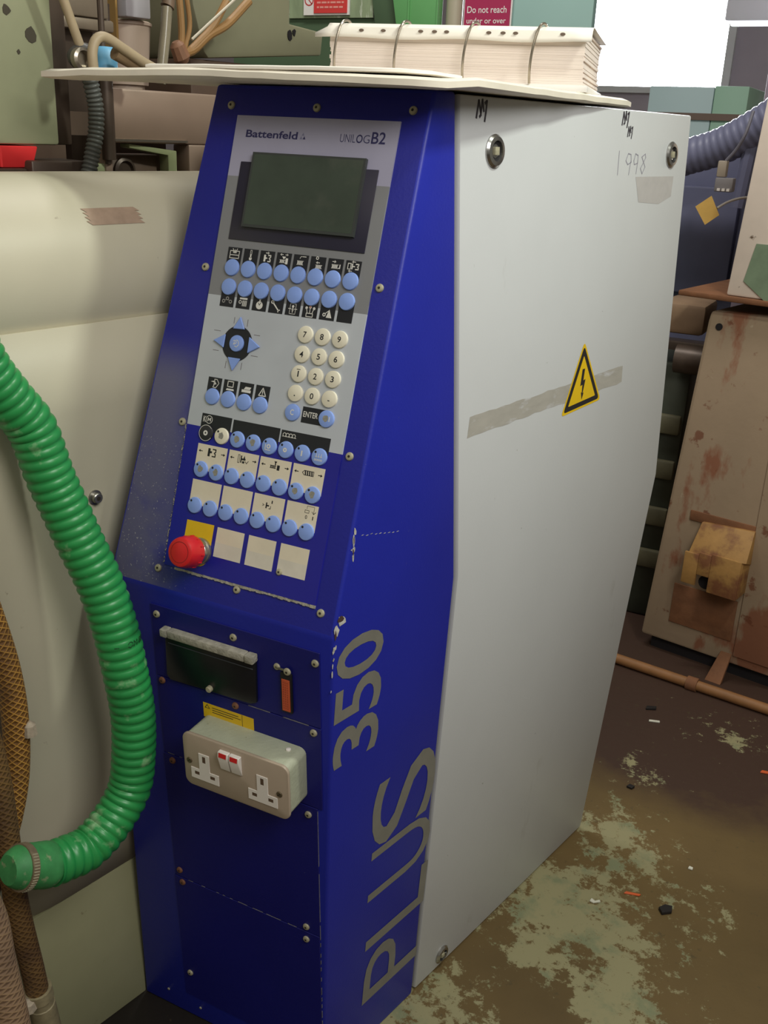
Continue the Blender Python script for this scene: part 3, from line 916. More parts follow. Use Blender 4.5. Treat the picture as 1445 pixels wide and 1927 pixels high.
def lock(M, y, z, r):
    c = B().lathe([(r, 0), (r, 1.5), (r * .86, 4), (r * .62, 4.6), (r * .60, 1.6)], 32, capt=True).build('panel_lock', lockm, cab, M @ T(y * SX * U, z * U, 0), scale=U)
    k = r * .24
    B().box(-k, -k, 1.2, k, k, 4.4).build('lock_square', screw_m, c, M @ T(y * SX * U, z * U, 0), scale=U, bevel=.0004)
    B().ring((0, 0), r * .40, r * .6, 1.75, 24).build('lock_recess', dark, c, M @ T(y * SX * U, z * U, 0), scale=U, smooth=0)


lock(SU, 276.5, 1197.3 - ZC * 1000, 18)
lock(SU, 734, 1197.8 - ZC * 1000, 18)
lock(SL, 306, 24 - ZC * 1000, 15)


def su(y, z): return (y * SX, z - ZC * 1000)


def rounded(pts, r, n=4):
    out = []
    N = len(pts)
    for i in range(N):
        p = Vector(pts[i]); a = (Vector(pts[i - 1]) - p).normalized(); b = (Vector(pts[(i + 1) % N]) - p).normalized()
        for k in range(n + 1):
            t = k / n
            out.append(tuple((p + a * r) * (1 - t) ** 2 + p * 2 * t * (1 - t) + (p + b * r) * t * t))
    return out


tri = [su(457, 860), su(567, 865.5), su(510.4, 956)]
cx, cy = sum(p[0] for p in tri) / 3, sum(p[1] for p in tri) / 3
shr = lambda f: [(cx + (p[0] - cx) * f, cy + (p[1] - cy) * f) for p in tri]
ws = B().flat(rounded(shr(1.0), 8), .35, 0).flat(rounded(shr(.90), 7), .5, 1).flat(rounded(shr(.68), 2), .65, 0)
ws.flat([(cx + a, cy + b) for a, b in [(-3, 24), (4, 24), (1, 8), (7, 9), (1, -10), (4, -9), (-1, -19), (-4, -8), (-1.5, -9), (-1, 2), (-7, 1)]], .8, 1)
ws.build('hazard_triangle', [mat('hazard_yellow', (232, 192, 22), 0.4, var=.08, vscale=20), blackp], cab, SU, scale=U, smooth=0)
tape = mat('tape_residue', (172, 168, 160), 0.75, var=0.12, vscale=30, spots=[((194, 194, 198), 26, .56, .12, .8)], stretch=(1, 3, 1))
tape2 = mat('faint_tape_residue', (184, 180, 178), 0.75, var=0.08, vscale=60)
tp = B()
rr = random.Random(3)
n = 26
lo = [su(238 + 392 * i / n, 886 + 4 * i / n - 11 + rr.random() * 2.4) for i in range(n + 1)]
hi = [su(238 + 392 * i / n + (rr.random() * 10 if i == 0 else 0), 886 + 4 * i / n + 13 + rr.random() * 2.4) for i in range(n + 1)]
for i in range(n): tp.flat([lo[i], lo[i + 1], hi[i + 1], hi[i]], .2, 0)
tp.build('tape_mark', tape, cab, SU, scale=U, smooth=0)
tp = B().flat([su(626, 1168), su(640, 1134), su(705, 1130), su(745, 1140), su(748, 1168)], .2, 0)
tp.build('tape_mark', tape2, cab, SU, scale=U, smooth=0)
mk = mat('dark_marker_scrawl', (58, 54, 62), .6)
pen = mat('faded_pen', (150, 148, 160), .6)
wr = B()
a0 = su(572, 1171)
for s in ([(0, 0), (1, 30)], [(22, 18), (28, 27), (36, 26), (38, 16), (28, 13), (22, 18)], [(37, 18), (33, 0)], [(46, 18), (50, 27), (58, 25), (58, 15), (48, 13), (46, 18)], [(58, 17), (55, 1)], [(80, 27), (70, 23), (82, 10), (74, 1), (68, 8), (82, 22), (80, 27)]):
    wr.stroke([(a0[0] + x, a0[1] + y) for x, y in s], 1.3, .3)
wr.build('pen_writing', pen, cab, SU, scale=U, smooth=0)
rr = random.Random(11)
for (y, z), k in (((247, 1240), 1.0), ((582, 1242), .9), ((598, 1226), .7)):
    wr = B()
    a0 = su(y, z)
    for s in ([(-8, -9), (-4, 8), (0, -4), (3, 9), (6, -2)], [(8, 6), (12, 8), (10, -4), (8, -12)], [(-2, -8), (1, -6)]):
        wr.stroke([(a0[0] + x * k + rr.random(), a0[1] + yy * k) for x, yy in s], 3.2 * k, .3)
    wr.build('marker_scrawl', mk, cab, SU, scale=U, smooth=0)

# ------------------------------------------------------------------ double socket outlet screwed to the cabinet front
sock = thing('socket_outlet', 'grey metal double power socket box on lower blue front', 'power socket', tuple((LFr @ Vector((.2005, -.1897, .0016)))))
SB = LFr @ T(.2005, -.1897, .0016)
boxm = mat('galvanised_box_paint', (176, 180, 158), 0.55, var=0.12, vscale=30, spots=[((120, 120, 100), 90, .68, .05, .6)], bump=.3, bscale=200)
facem = mat('socket_face_grey', (172, 156, 138), 0.42, var=.05, vscale=40)
whitepl = mat('white_plastic', (232, 226, 220), 0.35)


def rrect(x0, y0, x1, y1, r, n=6):
    return [(cx + r * math.cos(math.radians(a0 + 90 * k / n)), cy + r * math.sin(math.radians(a0 + 90 * k / n)))
            for cx, cy, a0 in ((x1 - r, y1 - r, 0), (x0 + r, y1 - r, 90), (x0 + r, y0 + r, 180), (x1 - r, y0 + r, 270)) for k in range(n + 1)]


B().prism(rrect(-71.5, -36, 71.5, 36, 9), 0, 37).build('back_box', boxm, sock, SB, scale=U, bevel=.0008, bang=50)
B().prism(rrect(-73.4, -37.4, 73.4, 37.4, 10), 37, 42).build('face_plate', facem, sock, SB, scale=U, bevel=.0018, bang=50)
for cx, cy in ((-43, 0), (38.3, 0)):
    g = B().prism([(cx - 20, cy - 24.6), (cx + 20, cy - 24.6), (cx + 20, cy - 9.5), (cx + 7.6, cy - 9.5), (cx + 7.6, cy + 14), (cx - 7.6, cy + 14), (cx - 7.6, cy - 9.5), (cx - 20, cy - 9.5)], 42, 42.9)
    ins = g.build('socket_insert', whitepl, sock, SB, scale=U, bevel=.0003, seg=1, bang=50)
    for px, py, w, h in ((cx, cy + 6.4, 2.2, 4.4), (cx - 11.1, cy - 15.8, 3.3, 2.2), (cx + 11.1, cy - 15.8, 3.3, 2.2)):
        B().rect(px - w, py - h, px + w, py + h, 42.95).build('pin_hole', mat('pin_hole_brown', (92, 72, 56), .7), ins, SB, scale=U, smooth=0)
for i, x in enumerate((-18.6, -3.2)):
    wv = B()
    prof = [(31, 42), (31, 47.5), (24, 48.6), (4, 43.6), (4, 42)]
    wv.hexa([(x, a, b) for a, b in prof], [(x + 14.2, a, b) for a, b in prof])
    s_ = wv.build('rocker_switch', whitepl, sock, SB, scale=U, bevel=.0006, seg=1)
    B().hexa([(x + 2, 30.2, 47.7), (x + 12.2, 30.2, 47.7), (x + 12.2, 24.6, 48.6), (x + 2, 24.6, 48.6)], [(x + 2, 30.2, 48), (x + 12.2, 30.2, 48), (x + 12.2, 24.6, 48.9), (x + 2, 24.6, 48.9)]).build('red_mark', red, s_, SB, scale=U, smooth=0)
for x, y in ((-64.8, -1.5), (61, -3)):
    s_ = B().lathe([(3.9, 0), (3.9, .5), (3.2, 1.2)], 18).build('face_screw', mat('brass_dark_screw', (110, 98, 78), .45, metal=.6), sock, SB @ T(x * U, y * U, .042), scale=U)
    B().rect(-3, -.5, 3, .5, 1.25).build('screw_slot', screw_d, s_, SB @ T(x * U, y * U, .042) @ RZ(.7), scale=U, smooth=0)
B().lathe([(3, 0), (3, 1.4), (1.8, 2)], 14).build('box_screw', whitepl, sock, SB @ T(.055, .036, .012) @ Matrix.Rotation(-math.pi / 2, 4, 'X'), scale=U)
B().box(-3, -38.2, 38, 2, -36.4, 42.2).build('face_notch', dark, sock, SB, scale=U)

# ------------------------------------------------------------------ cardboard sheets and ring binder on top
def sheet(name, poly, z, th, label, wob, seed, m, droop=None):
    rr = random.Random(seed)
    # subdivide outline, ease it, give it curled thickness
    pts = []
    for i in range(len(poly)):
        a, b = Vector(poly[i]), Vector(poly[(i + 1) % len(poly)])
        k = max(1, int((b - a).length / .03))
        for j in range(k):
            p = a.lerp(b, j / k)
            pts.append((p.x + rr.uniform(-1, 1) * wob, p.y + rr.uniform(-1, 1) * wob))
    cxx = sum(p[0] for p in pts) / len(pts); cyy = sum(p[1] for p in pts) / len(pts)
    N = len(pts)
    g = B()
    rings = []
    for f in (1.0, .97, .9, .6, 0.25):
        rings.append([(cxx + (p[0] - cxx) * f, cyy + (p[1] - cyy) * f) for p in pts])
    zz = [z + (droop(p) if droop else 0) + rr.uniform(-1, 1) * wob * .5 for p in pts]
    top = [[(p[0], p[1], (zz[i] - z) * max(0, 1 - 4 * (1 - [1, .97, .9, .6, .25][r])) + z + th * (1 if r else .75)) for i, p in enumerate(R)] for r, R in enumerate(rings)]
    bot = [[(p[0], p[1], (zz[i] - z) * max(0, 1 - 4 * (1 - [1, .97, .9, .6, .25][r])) + z + (0 if r else th * .2)) for i, p in enumerate(R)] for r, R in enumerate(rings)]
    base = []
    for R in top + bot: base.append(len(g.v)); g.v += R
    nr = len(rings)
    for s_ in (0, nr):
        for r in range(nr - 1):
            for i in range(N):
                j = (i + 1) % N
                g.f.append((base[s_ + r] + i, base[s_ + r] + j, base[s_ + r + 1] + j, base[s_ + r + 1] + i)); g.m.append(0)
        g.f.append(tuple(base[s_ + nr - 1] + i for i in range(N))); g.m.append(0)
    for i in range(N):
        j = (i + 1) % N
        g.f.append((base[0] + i, base[0] + j, base[nr] + j, base[nr] + i)); g.m.append(0)
    o = g.build(name, m, None, smooth=60)
    return tag(o, label, 'sheet')


card_m = mat('grubby_white_card', (232, 224, 208), 0.7, var=0.1, vscale=20, spots=[((110, 92, 70), 60, .70, .06, .8)])
paper_m = mat('white_paper', (238, 232, 222), 0.75, var=0.06, vscale=20)
outl = [(-.152, .098), (-.02, .094), (.12, .100), (.243, .100), (.318, .104), (.350, .122), (.361, .168), (.368, .25), (.372, .30), (.384, .45), (.398, .592), (.390, .64), (.10, .64), (.02, .36), (-.09, .18)]
sheet('cardboard_sheet', outl, 1.2550, .0105, 'large worn white cardboard sheet overhanging the cabinet top', .0012, 2, card_m, lambda p: -.0015 + .003 * math.sin(9 * p[0] + 1) if p[1] < .13 else 0)
sheet('paper_pad', [(-.005, .108), (.11, .104), (.243, .107), (.300, .120), (.318, .16), (.32, .22), (.1, .30), (.0, .27)], 1.2660, .0045, 'thin white paper pad lying on the cardboard sheet before the binder', .0008, 4, paper_m)

BF = frame((0.1419, 0.4134, 1.2712), (math.cos(.21), math.sin(.21), 0), (-math.sin(.21), math.cos(.21), 0), (0, 0, 1)) @ Matrix.Scale(1.10, 4)
bnd = thing('ring_binder', 'thick open ring binder of punched pages on the cabinet top', 'ring binder', (.2, .40, 1.266), .21)
pagem = mat('page_edges', (240, 226, 216), 0.8, var=0.1, vscale=14, spots=[((170, 140, 130), 10, .62, .05, .4, (.4, 1, 12))], stretch=(.4, 1, 14))
B().box(-95, -4, -4.6, 222, 205, 2.4).build('back_cover', mat('white_binder_cover', (226, 222, 218), .5), bnd, BF, scale=U, bevel=.0008)
rr = random.Random(8)
z = 2.4
pg = B()
while z < 56:
    t = 1.2 + rr.random() * 3.2
    z1 = min(z + t - .08, 56)
    pg.box(-80 + rr.uniform(-1.2, 1.2), 3 + rr.uniform(-.45, .45) + z * .03, z, 216 + rr.uniform(-2, 1.5), 205 + rr.uniform(-3, 3), z1)
    z += t
tag(pg.build('page_block', pagem, bnd, BF, scale=U, smooth=0), kind='stuff')
# top sheets curling over the front
cv = B()
prof = [(205, 60), (60, 61.5), (20, 62.5), (6, 61.5), (-2, 57), (-5, 50), (-5.5, 45.5)]
NX = 16
for i in range(NX + 1):
    x = -96 + 318 * i / NX
    for (y, zz) in prof:
        e = 2.5 * math.sin(i * .9) if zz < 52 else 0
        cv.v.append((x + (14 if (i == 0 and zz > 55) else 0), y, zz + e * .4))
L = len(prof)
for i in range(NX):
    for j in range(L - 1):
        cv.f.append((i * L + j, (i + 1) * L + j, (i + 1) * L + j + 1, i * L + j + 1)); cv.m.append(0)
top = cv.build('top_sheet', paper_m, bnd, BF, scale=U)
top.modifiers.new('thickness', 'SOLIDIFY').thickness = .0008
hm = mat('punched_hole', (104, 88, 76), .8)
for x in (-40, -14, 30, 46, 60, 108, 124, 138, 190):
    B().prism([(x + 3.0 * math.cos(a), 53.5 + 1.6 * math.sin(a)) for a in [2 * math.pi * k / 10 for k in range(10)]], 0, .5).build('punched_hole', hm, bnd, BF @ T(0, -.0049, 0) @ Matrix.Rotation(math.radians(90), 4, 'X') @ T(0, 0, 0), scale=U, smooth=0)
ringm = mat('nickel_ring', (176, 166, 152), 0.25, metal=.9)
for x in (-67, 5, 85, 161):
    path = smoothpath([(x + 9, 14, 61), (x + 7, 6, 64.5), (x + 3.5, -5, 61), (x, -10, 48), (x - 2.5, -11.5, 32), (x - 3.5, -10, 16), (x - 3.5, -5, 3)], 26)
    B().tube(path, 1.5, 10).build('binder_ring', ringm, bnd, BF, scale=U)

# ------------------------------------------------------------------ machine guard (beige) on the left
guardm = mat('beige_guard_paint', (196, 190, 168), 0.45, var=0.08, vscale=4, spots=[((120, 104, 84), 70, .70, .05, .5), ((150, 130, 112), 9, .70, .08, .35)], bump=.05, bscale=200, spec=.4)
grd = thing('machine_guard', 'beige sheet metal machine guard with rolled top beside cabinet', 'machine guard', tuple(GM @ Vector((-.05, -.2, 0))), -TH)
prof = []
for k in range(19):
    a = math.radians(-38 + 128 * k / 18)
    prof.append((-.112 + .115 * math.cos(a), 1.040 + .112 * math.sin(a)))
prof += [(-.16, 1.150), (-.165, 1.146), (-.118, 1.146)]
for k in range(18, -1, -1):
    a = math.radians(-38 + 128 * k / 18)
    prof.append((-.112 + .109 * math.cos(a), 1.040 + .106 * math.sin(a)))
gv = B()
gv.hexa([(x, -1.0, z) for x, z in prof], [(x, .30, z) for x, z in prof])
gv.build('rolled_cover', guardm, grd, GM)
# flat panel below the roll, gently bowed in low down
lp = B()
ss = [-1.0 + .06 * k for k in range(13)] + [-.24 + .02 * k for k in range(17)] + [.095, .105, .112]
zz = [.2505, .34, .42, .50, .58, .66, .74, .82, .90, .9965]
for s_ in ss:
    for z in zz:
        bow = -.009 * math.exp(-((s_ + .155 + .10 * (z - .55) ** 2 * 4) / .038) ** 2) * max(0, 1 - (max(z - .62, 0) / .2) ** 2) if z < .82 else 0
        zt_ = z
        if s_ > .09 and z > .97: zt_ = z - (s_ - .09) ** 2 * 22
        lp.v.append((bow, s_, zt_))
NZ = len(zz)
for i in range(len(ss) - 1):
    for j in range(NZ - 1):
        lp.f.append((i * NZ + j, (i + 1) * NZ + j, (i + 1) * NZ + j + 1, i * NZ + j + 1)); lp.m.append(0)
o = lp.build('guard_panel', guardm, grd, GM, smooth=20)
md = o.modifiers.new('thickness', 'SOLIDIFY'); md.thickness = .010; md.offset = -1
B().box(.0002, .012, .7405, .0012, .035, .7430).build('panel_slot', dark, grd, GM)
B().box(-.015, -1.0, .0, -.001, .005, .2485).build('plinth_panel', mat('greenish_plinth_paint', (172, 170, 132), .5, var=.14, vscale=5, spots=[((110, 92, 64), 40, .68, .06, .6)]), grd, GM, bevel=.002)
bolt = B().lathe([(9, 0), (9, 1.6), (6.5, 1.8), (6.5, 7), (5.4, 8)], 20).disc((0, 0), 3, 8.1, 6, 1).mesh('guard_bolt', [chrome, screw_d], scale=U)
for s_, z in ((-.031, .792), (-.72, .792)):
    place('guard_bolt', bolt, grd, GM @ T(0, s_, z) @ Matrix.Rotation(math.pi / 2, 4, 'Y'))
tpm = B().flat([(0, 0), (.055, .004), (.052, -.014), (.001, -.013)], 0)
# stain left by old tape on the rolled cover
a1, a2 = math.radians(33), math.radians(44)
tpx = B()
for i in range(4):
    aa, ab = a1 + (a2 - a1) * i / 4, a1 + (a2 - a1) * (i + 1) / 4
    P = lambda a, s_: (-.112 + .1156 * math.cos(a), s_, 1.040 + .1126 * math.sin(a))
    tpx.add([P(aa, .00), P(aa, .072), P(ab, .066), P(ab, -.006)], [(0, 1, 2, 3)])
tpx.build('tape_mark', mat('brown_tape_stain', (172, 148, 128), .6, var=.2, vscale=60), grd, GM, smooth=0)

# ------------------------------------------------------------------ hoses on the left
greenm = mat('green_ribbed_plastic', (42, 142, 74), 0.35, var=0.15, vscale=20, spots=[((170, 196, 158), 26, .60, .12, .55)], spec=.5)
hose = thing('green_hose', 'thick green ribbed suction hose hanging before the beige guard', 'hose', tuple(GM @ Vector((.10, -.1, .40))), -TH)
hp = [(0.035, -0.192, 1.021), (0.037, -0.176, 0.977), (0.039, -0.152, 0.938), (0.042, -0.132, 0.906), (0.048, -0.12, 0.855), (0.053, -0.112, 0.826), (0.064, -0.1, 0.778), (0.078, -0.086, 0.724), (0.09, -0.078, 0.67), (0.098, -0.073, 0.614), (0.102, -0.068, 0.554), (0.102, -0.071, 0.493), (0.102, -0.08, 0.454), (0.101, -0.106, 0.423), (0.1, -0.14, 0.404), (0.1, -0.171, 0.407), (0.1, -0.191, 0.411)]
P, R = corrugated([GM @ Vector(p) for p in hp], .0264, .0118, .0021, 26, 6)
B().tube(P, R, 26).build('ribbed_tube', greenm, hose, smooth=60)
cuff = smoothpath([GM @ Vector(p) for p in [(0.1, -0.191, 0.411), (0.1, -0.199, 0.415), (0.1, -0.214, 0.423), (0.1, -0.226, 0.429), (0.1, -0.243, 0.435)]], 16)
B().tube(cuff, [.0250, .0262, .0266, .0264, .026, .026, .0256, .0254, .0254, .0254, .0254, .0248, .0236, .0220, .0200, .0165], 24).build('hose_cuff', mat('chalky_green_cuff', (60, 140, 80), .6, var=.3, vscale=50, spots=[((150, 150, 120), 60, .6, .08, .7)]), hose)
d = (cuff[12] - cuff[9]).normalized()
cl = B().tube([cuff[9], cuff[9] + d * .009], .0264, 24).build('hose_clamp', mat('worm_clamp_steel', (150, 132, 110), .4, metal=.5, var=.3, vscale=90), hose)
for k in range(-8, 9):
    a = math.radians(k * 7)
    c = cuff[9] + d * .0045 + (Vector(NV) * math.cos(a) + d.cross(Vector(NV)).normalized() * math.sin(a)) * .0265
    B().box(-.0034, -.0006, -.0004, .0034, .0006, .0006).build('clamp_tooth', screw_m, hose, Matrix.Translation(c) @ d.to_track_quat('X', 'Z').to_matrix().to_4x4(), smooth=0)
pf = B()
text_b(pf, '-', 0, 0, .005, .0012, 0); text_b(pf, 'OM 88', .015, -.002, .040, .006, 0); text_b(pf, '0LL', .022, -.013, .037, -.005, 0)
c = GM @ Vector((.0915, -.0765, .655))
# wrap the hose print on the tube
pv = []
for x, y, z in pf.v:
    a = (x - .020) / .0264
    dirn = Vector(NV) * math.cos(a) + Vector(TV) * math.sin(a)
    pv.append(tuple(c + dirn * .0273 + Vector((0, 0, y)) + Vector(NV) * 0))
pf.v = pv
pf.build('hose_print', mat('dark_green_ink', (24, 66, 40), .6), hose, smooth=0)


def braid_mat(name, c1, c2, c3):
    m = mat(name, c1, .55)
    nt = m.node_tree; b = nt.nodes['Principled BSDF']
    uv = nt.nodes.new('ShaderNodeUVMap'); sx = nt.nodes.new('ShaderNodeSeparateXYZ'); nt.links.new(uv.outputs[0], sx.inputs[0])

    def M(op, a, b_):
        n = nt.nodes.new('ShaderNodeMath'); n.operation = op
        for i, x in enumerate((a, b_)):
            if isinstance(x, (int, float)): n.inputs[i].default_value = x
            elif x is not None: nt.links.new(x, n.inputs[i])
        return n.outputs[0]
    u8 = M('MULTIPLY', sx.outputs[0], 2 * math.pi * 9); vv = M('MULTIPLY', sx.outputs[1], 2 * math.pi * 115)
    s1 = M('SINE', M('ADD', u8, vv), None); s2 = M('SINE', M('SUBTRACT', u8, vv), None)
    mx_ = M('MAXIMUM', s1, s2)
    r = nt.nodes.new('ShaderNodeMapRange'); r.inputs[1].default_value = .75; r.inputs[2].default_value = .97
    nt.links.new(mx_, r.inputs[0])
    mx = nt.nodes.new('ShaderNodeMix'); mx.data_type = 'RGBA'; nt.links.new(r.outputs[0], mx.inputs[0])
    mx.inputs[6].default_value = srgb(c1); mx.inputs[7].default_value = srgb(c2)
    t = nt.nodes.new('ShaderNodeTexCoord'); n = nt.nodes.new('ShaderNodeTexNoise'); n.inputs['Scale'].default_value = 18; n.inputs['Detail'].default_value = 5
    nt.links.new(t.outputs['Object'], n.inputs['Vector'])
    r2 = nt.nodes.new('ShaderNodeMapRange'); r2.inputs[1].default_value = .45; r2.inputs[2].default_value = .7; r2.inputs[4].default_value = .7
    nt.links.new(n.outputs[0], r2.inputs[0])
    m2 = nt.nodes.new('ShaderNodeMix'); m2.data_type = 'RGBA'; nt.links.new(r2.outputs[0], m2.inputs[0]); nt.links.new(mx.outputs[2], m2.inputs[6]); m2.inputs[7].default_value = srgb(c3)
    nt.links.new(m2.outputs[2], b.inputs['Base Color'])
    bp = nt.nodes.new('ShaderNodeBump'); bp.inputs['Strength'].default_value = .5; bp.inputs['Distance'].default_value = .001
    nt.links.new(mx_, bp.inputs['Height']); nt.links.new(bp.outputs[0], b.inputs['Normal'])
    return m


bra = braid_mat('orange_braided_rubber', (110, 74, 34), (190, 142, 66), (86, 62, 42))
brb = braid_mat('dirty_braided_rubber', (98, 72, 42), (128, 98, 56), (66, 46, 36))
brc = braid_mat('grey_braided_rubber', (136, 110, 88), (158, 130, 100), (104, 84, 72))


def hosething(label, pts, r, m, x):
    t = thing('braided_hose', label, 'hose', tuple(GM @ Vector((x, pts[-1][0], max(pts[-1][1], 0)))), -TH, 'braided hoses at the left edge')
    P = smoothpath([GM @ Vector((x if len(p) < 3 else p[2], p[0], p[1])) for p in pts], 60)
    B().tube(P, r, 20).build('hose_tube', m, t, smooth=60)
    return t


h1 = hosething('orange brown braided hose curving beside the green hose', [(-.225, .85), (-.204, .765), (-.191, .717), (-.174, .631), (-.169, .56), (-.174, .489), (-.187, .436), (-.206, .39), (-.235, .33)], .0152, bra, .0158)
B().lathe([(.004, 0), (.0095, .003), (.008, .016), (.003, .020)], 8).build('resin_lump', mat('pale_resin', (170, 156, 138), .7, var=.3, vscale=200), h1, GM @ T(.028, -.160, .535))
h2 = hosething('brown braided hose running down to the floor by the plinth', [(-.270, .79), (-.245, .69), (-.228, .608), (-.216, .527), (-.212, .444), (-.211, .384), (-.209, .336), (-.205, .293), (-.198, .230), (-.194, .186)], .0140, brb, .048)
e0, e1 = GM @ Vector((.048, -.194, .192)), GM @ Vector((.048, -.184, .116))
B().tube([e0, e0.lerp(e1, .2), e0.lerp(e1, .21), e0.lerp(e1, .35), e0.lerp(e1, .36), e1], [.0176, .0176, .0156, .0156, .0168, .0160], 16).build('hose_fitting', mat('corroded_fitting', (150, 138, 108), .6, var=.3, vscale=90), h2)
B().lathe([(.006, 0), (.012, .004), (.010, .015), (.004, .018)], 8).build('resin_lump', MATS['pale_resin'], h2, GM @ T(.052, -.212, .172))
B().tube(smoothpath([e1, GM @ Vector((.048, -.182, .07)), GM @ Vector((.06, -.19, .017)), GM @ Vector((.13, -.26, .017))], 20), .0150, 14).build('hose_tail', brb, h2)
h3 = hosething('grey brown braided hose at the far left bottom corner', [(-.40, .66), (-.345, .56), (-.318, .48), (-.312, .41), (-.305, .33), (-.300, .24), (-.31, .10), (-.34, .02)], .0200, brc, .185)

# manifold post the hoses hang on
mp = thing('manifold_post', 'dark brown steel plate post behind the hoses at left edge', 'post', tuple(GM @ Vector((.012, -.27, 0))), -TH)
rustdark = mat('dark_rusty_steel', (84, 62, 48), .65, var=.3, vscale=20, spots=[((120, 84, 56), 30, .6, .1, .6)])
B().prism([(-.36, .01), (-.200, .01), (-.212, .30), (-.226, .43), (-.36, .43)], .002, .020).build('post', rustdark, mp, GM @ frame((0, 0, 0), (0, 1, 0), (0, 0, 1), (1, 0, 0)), bevel=.003)
B().box(.0205, -.34, .20, .024, -.235, .205).build('post_strap', rustdark, mp, GM)

# ------------------------------------------------------------------ injection machine parts behind the guard
ggreen = mat('grey_green_paint', (150, 152, 122), 0.5, var=0.14, vscale=8, spots=[((62, 56, 44), 22, .72, .03), ((176, 178, 140), 7, .58, .1, .5)], bump=.1, bscale=80)
dsteel = mat('dark_oily_steel', (88, 74, 64), 0.42, metal=.35, var=.3, vscale=14)
psteel = mat('brown_pink_steel', (150, 128, 112), 0.42, metal=.25, var=.14, vscale=8)
bsteel = mat('bright_steel', (170, 160, 146), .3, metal=.8, var=.2, vscale=40)

t = thing('machine_block', 'grey green cast block hanging at top left above red bin', 'machine part', tuple(GM @ Vector((-.25, .06, 1.178))), -TH)
B().box(-.34, .008, 1.178, -.22, .104, 1.62).build('cast_body', ggreen, t, GM, bevel=.004)
B().box(-.34, .104, 1.178, -.238, .136, 1.62).build('dark_edge', dsteel, t, GM, bevel=.003)
B().box(-.34, -.06, 1.178, -.25, .006, 1.62).build('shadow_side', dsteel, t, GM, bevel=.003)
for s_, z, r in ((.042, 1.327, .007), (.073, 1.303, .010), (.055, 1.283, .003), (.020, 1.318, .006)):
    B().prism(blobpoly(0, 0, r, r * 1.1), 0, .0008).build('chipped_spot', mat('chipped_dark', (64, 58, 46), .8), t, GM @ T(-.22, s_, z) @ Matrix.Rotation(math.pi / 2, 4, 'Y') @ RZ(math.pi / 2), smooth=0)

t = thing('red_tray', 'red plastic tray under the grey green block at left edge', 'tray', tuple(GM @ Vector((-.26, -.03, 1.1508))), -TH)
rp = mat('red_bin_plastic', (232, 54, 56), .45, var=.06, vscale=12)
B().hexa([(-.30, -.14, 1.1508), (-.222, -.14, 1.1508), (-.222, .064, 1.1508), (-.30, .064, 1.1508)], [(-.30, -.145, 1.1765), (-.217, -.145, 1.1765), (-.217, .070, 1.1765), (-.30, .070, 1.1765)]).build('tray_body', rp, t, GM, bevel=.002)
B().box(-.2225, .016, 1.152, -.2165, .019, 1.176).build('tray_rib', rp, t, GM)

t = thing('machine_bed', 'dark brown machine bed rail behind the rolled guard', 'machine part', tuple(GM @ Vector((-.4, .1, 0))), -TH)
B().box(-.9, -.9, .95, -.30, .60, 1.1395).build('bed_rail', dsteel, t, GM, bevel=.01)
B().box(-.85, -.9, 0, -.33, .60, .95).build('bed_base', guardm, t, GM)
B().box(-.30, -.9, .90, -.17, .60, 1.10).build('bed_shelf', dsteel, t, GM)
B().box(-.2995, -.9, 1.1002, -.212, .050, 1.1505).build('bed_lip', dsteel, t, GM, bevel=.003)
B().box(-.80, -.9, .95, -.76, .54, 1.32).build('rear_plate', mat('rear_plate_brown', (120, 100, 84), .6, var=.2, vscale=6), t, GM, bevel=.003)

t = thing('nozzle_block', 'dark steel block with pale green lug behind rolled guard', 'machine part', tuple(GM @ Vector((-.2, .1, 1.10))), -TH)
B().box(-.26, .052, 1.1005, -.206, .139, 1.160).build('steel_block', dsteel, t, GM, bevel=.003)
B().box(-.25, .1395, 1.1005, -.203, .167, 1.157).build('green_lug', mat('pale_green_paint', (158, 166, 124), .5, var=.15, vscale=30), t, GM, bevel=.002)
B().lathe([(.0042, 0), (.0042, .22)], 10).build('thin_rod', dsteel, t, GM @ T(-.2, .162, 1.157))

t = thing('black_corrugated_hose', 'thin dark grey corrugated hose beside the grey green block', 'hose', tuple(GM @ Vector((-.185, .12, 1.12))), -TH)
P, R = corrugated([GM @ Vector((-.185, s_, z)) for s_, z in [(.130, 1.288), (.129, 1.275), (.130, 1.257), (.136, 1.226), (.134, 1.195), (.125, 1.163), (.113, 1.125), (.108, 1.105)]], .0102, .0055, .0018, 18, 6)
B().tube(P, R, 18).build('corrugated_tube', mat('dark_grey_plastic', (84, 86, 82), .4, var=.1, vscale=40), t, smooth=60)
B().tube(smoothpath([GM @ Vector((-.176, .109, 1.278)), GM @ Vector((-.186, .113, 1.282)), GM @ Vector((-.187, .124, 1.288)), GM @ Vector((-.185, .130, 1.282))], 14), .0115, 16).build('elbow_fitting', mat('grey_fitting', (70, 68, 66), .4), t)
B().lathe([(.0115, 0), (.013, .002), (.013, .010), (.0095, .012), (.0085, .004)], 24).build('ring_nut', bsteel, t, GM @ T(-.176, .108, 1.279) @ Matrix.Rotation(math.pi / 2, 4, 'Y'))
P = smoothpath([GM @ Vector((-.185, .086, 1.375)), GM @ Vector((-.185, .105, 1.327)), GM @ Vector((-.185, .119, 1.292))], 12)
B().tube(P, .0056, 12).build('feed_pipe', mat('beige_pipe', (168, 150, 122), .5, var=.12, vscale=40), t)

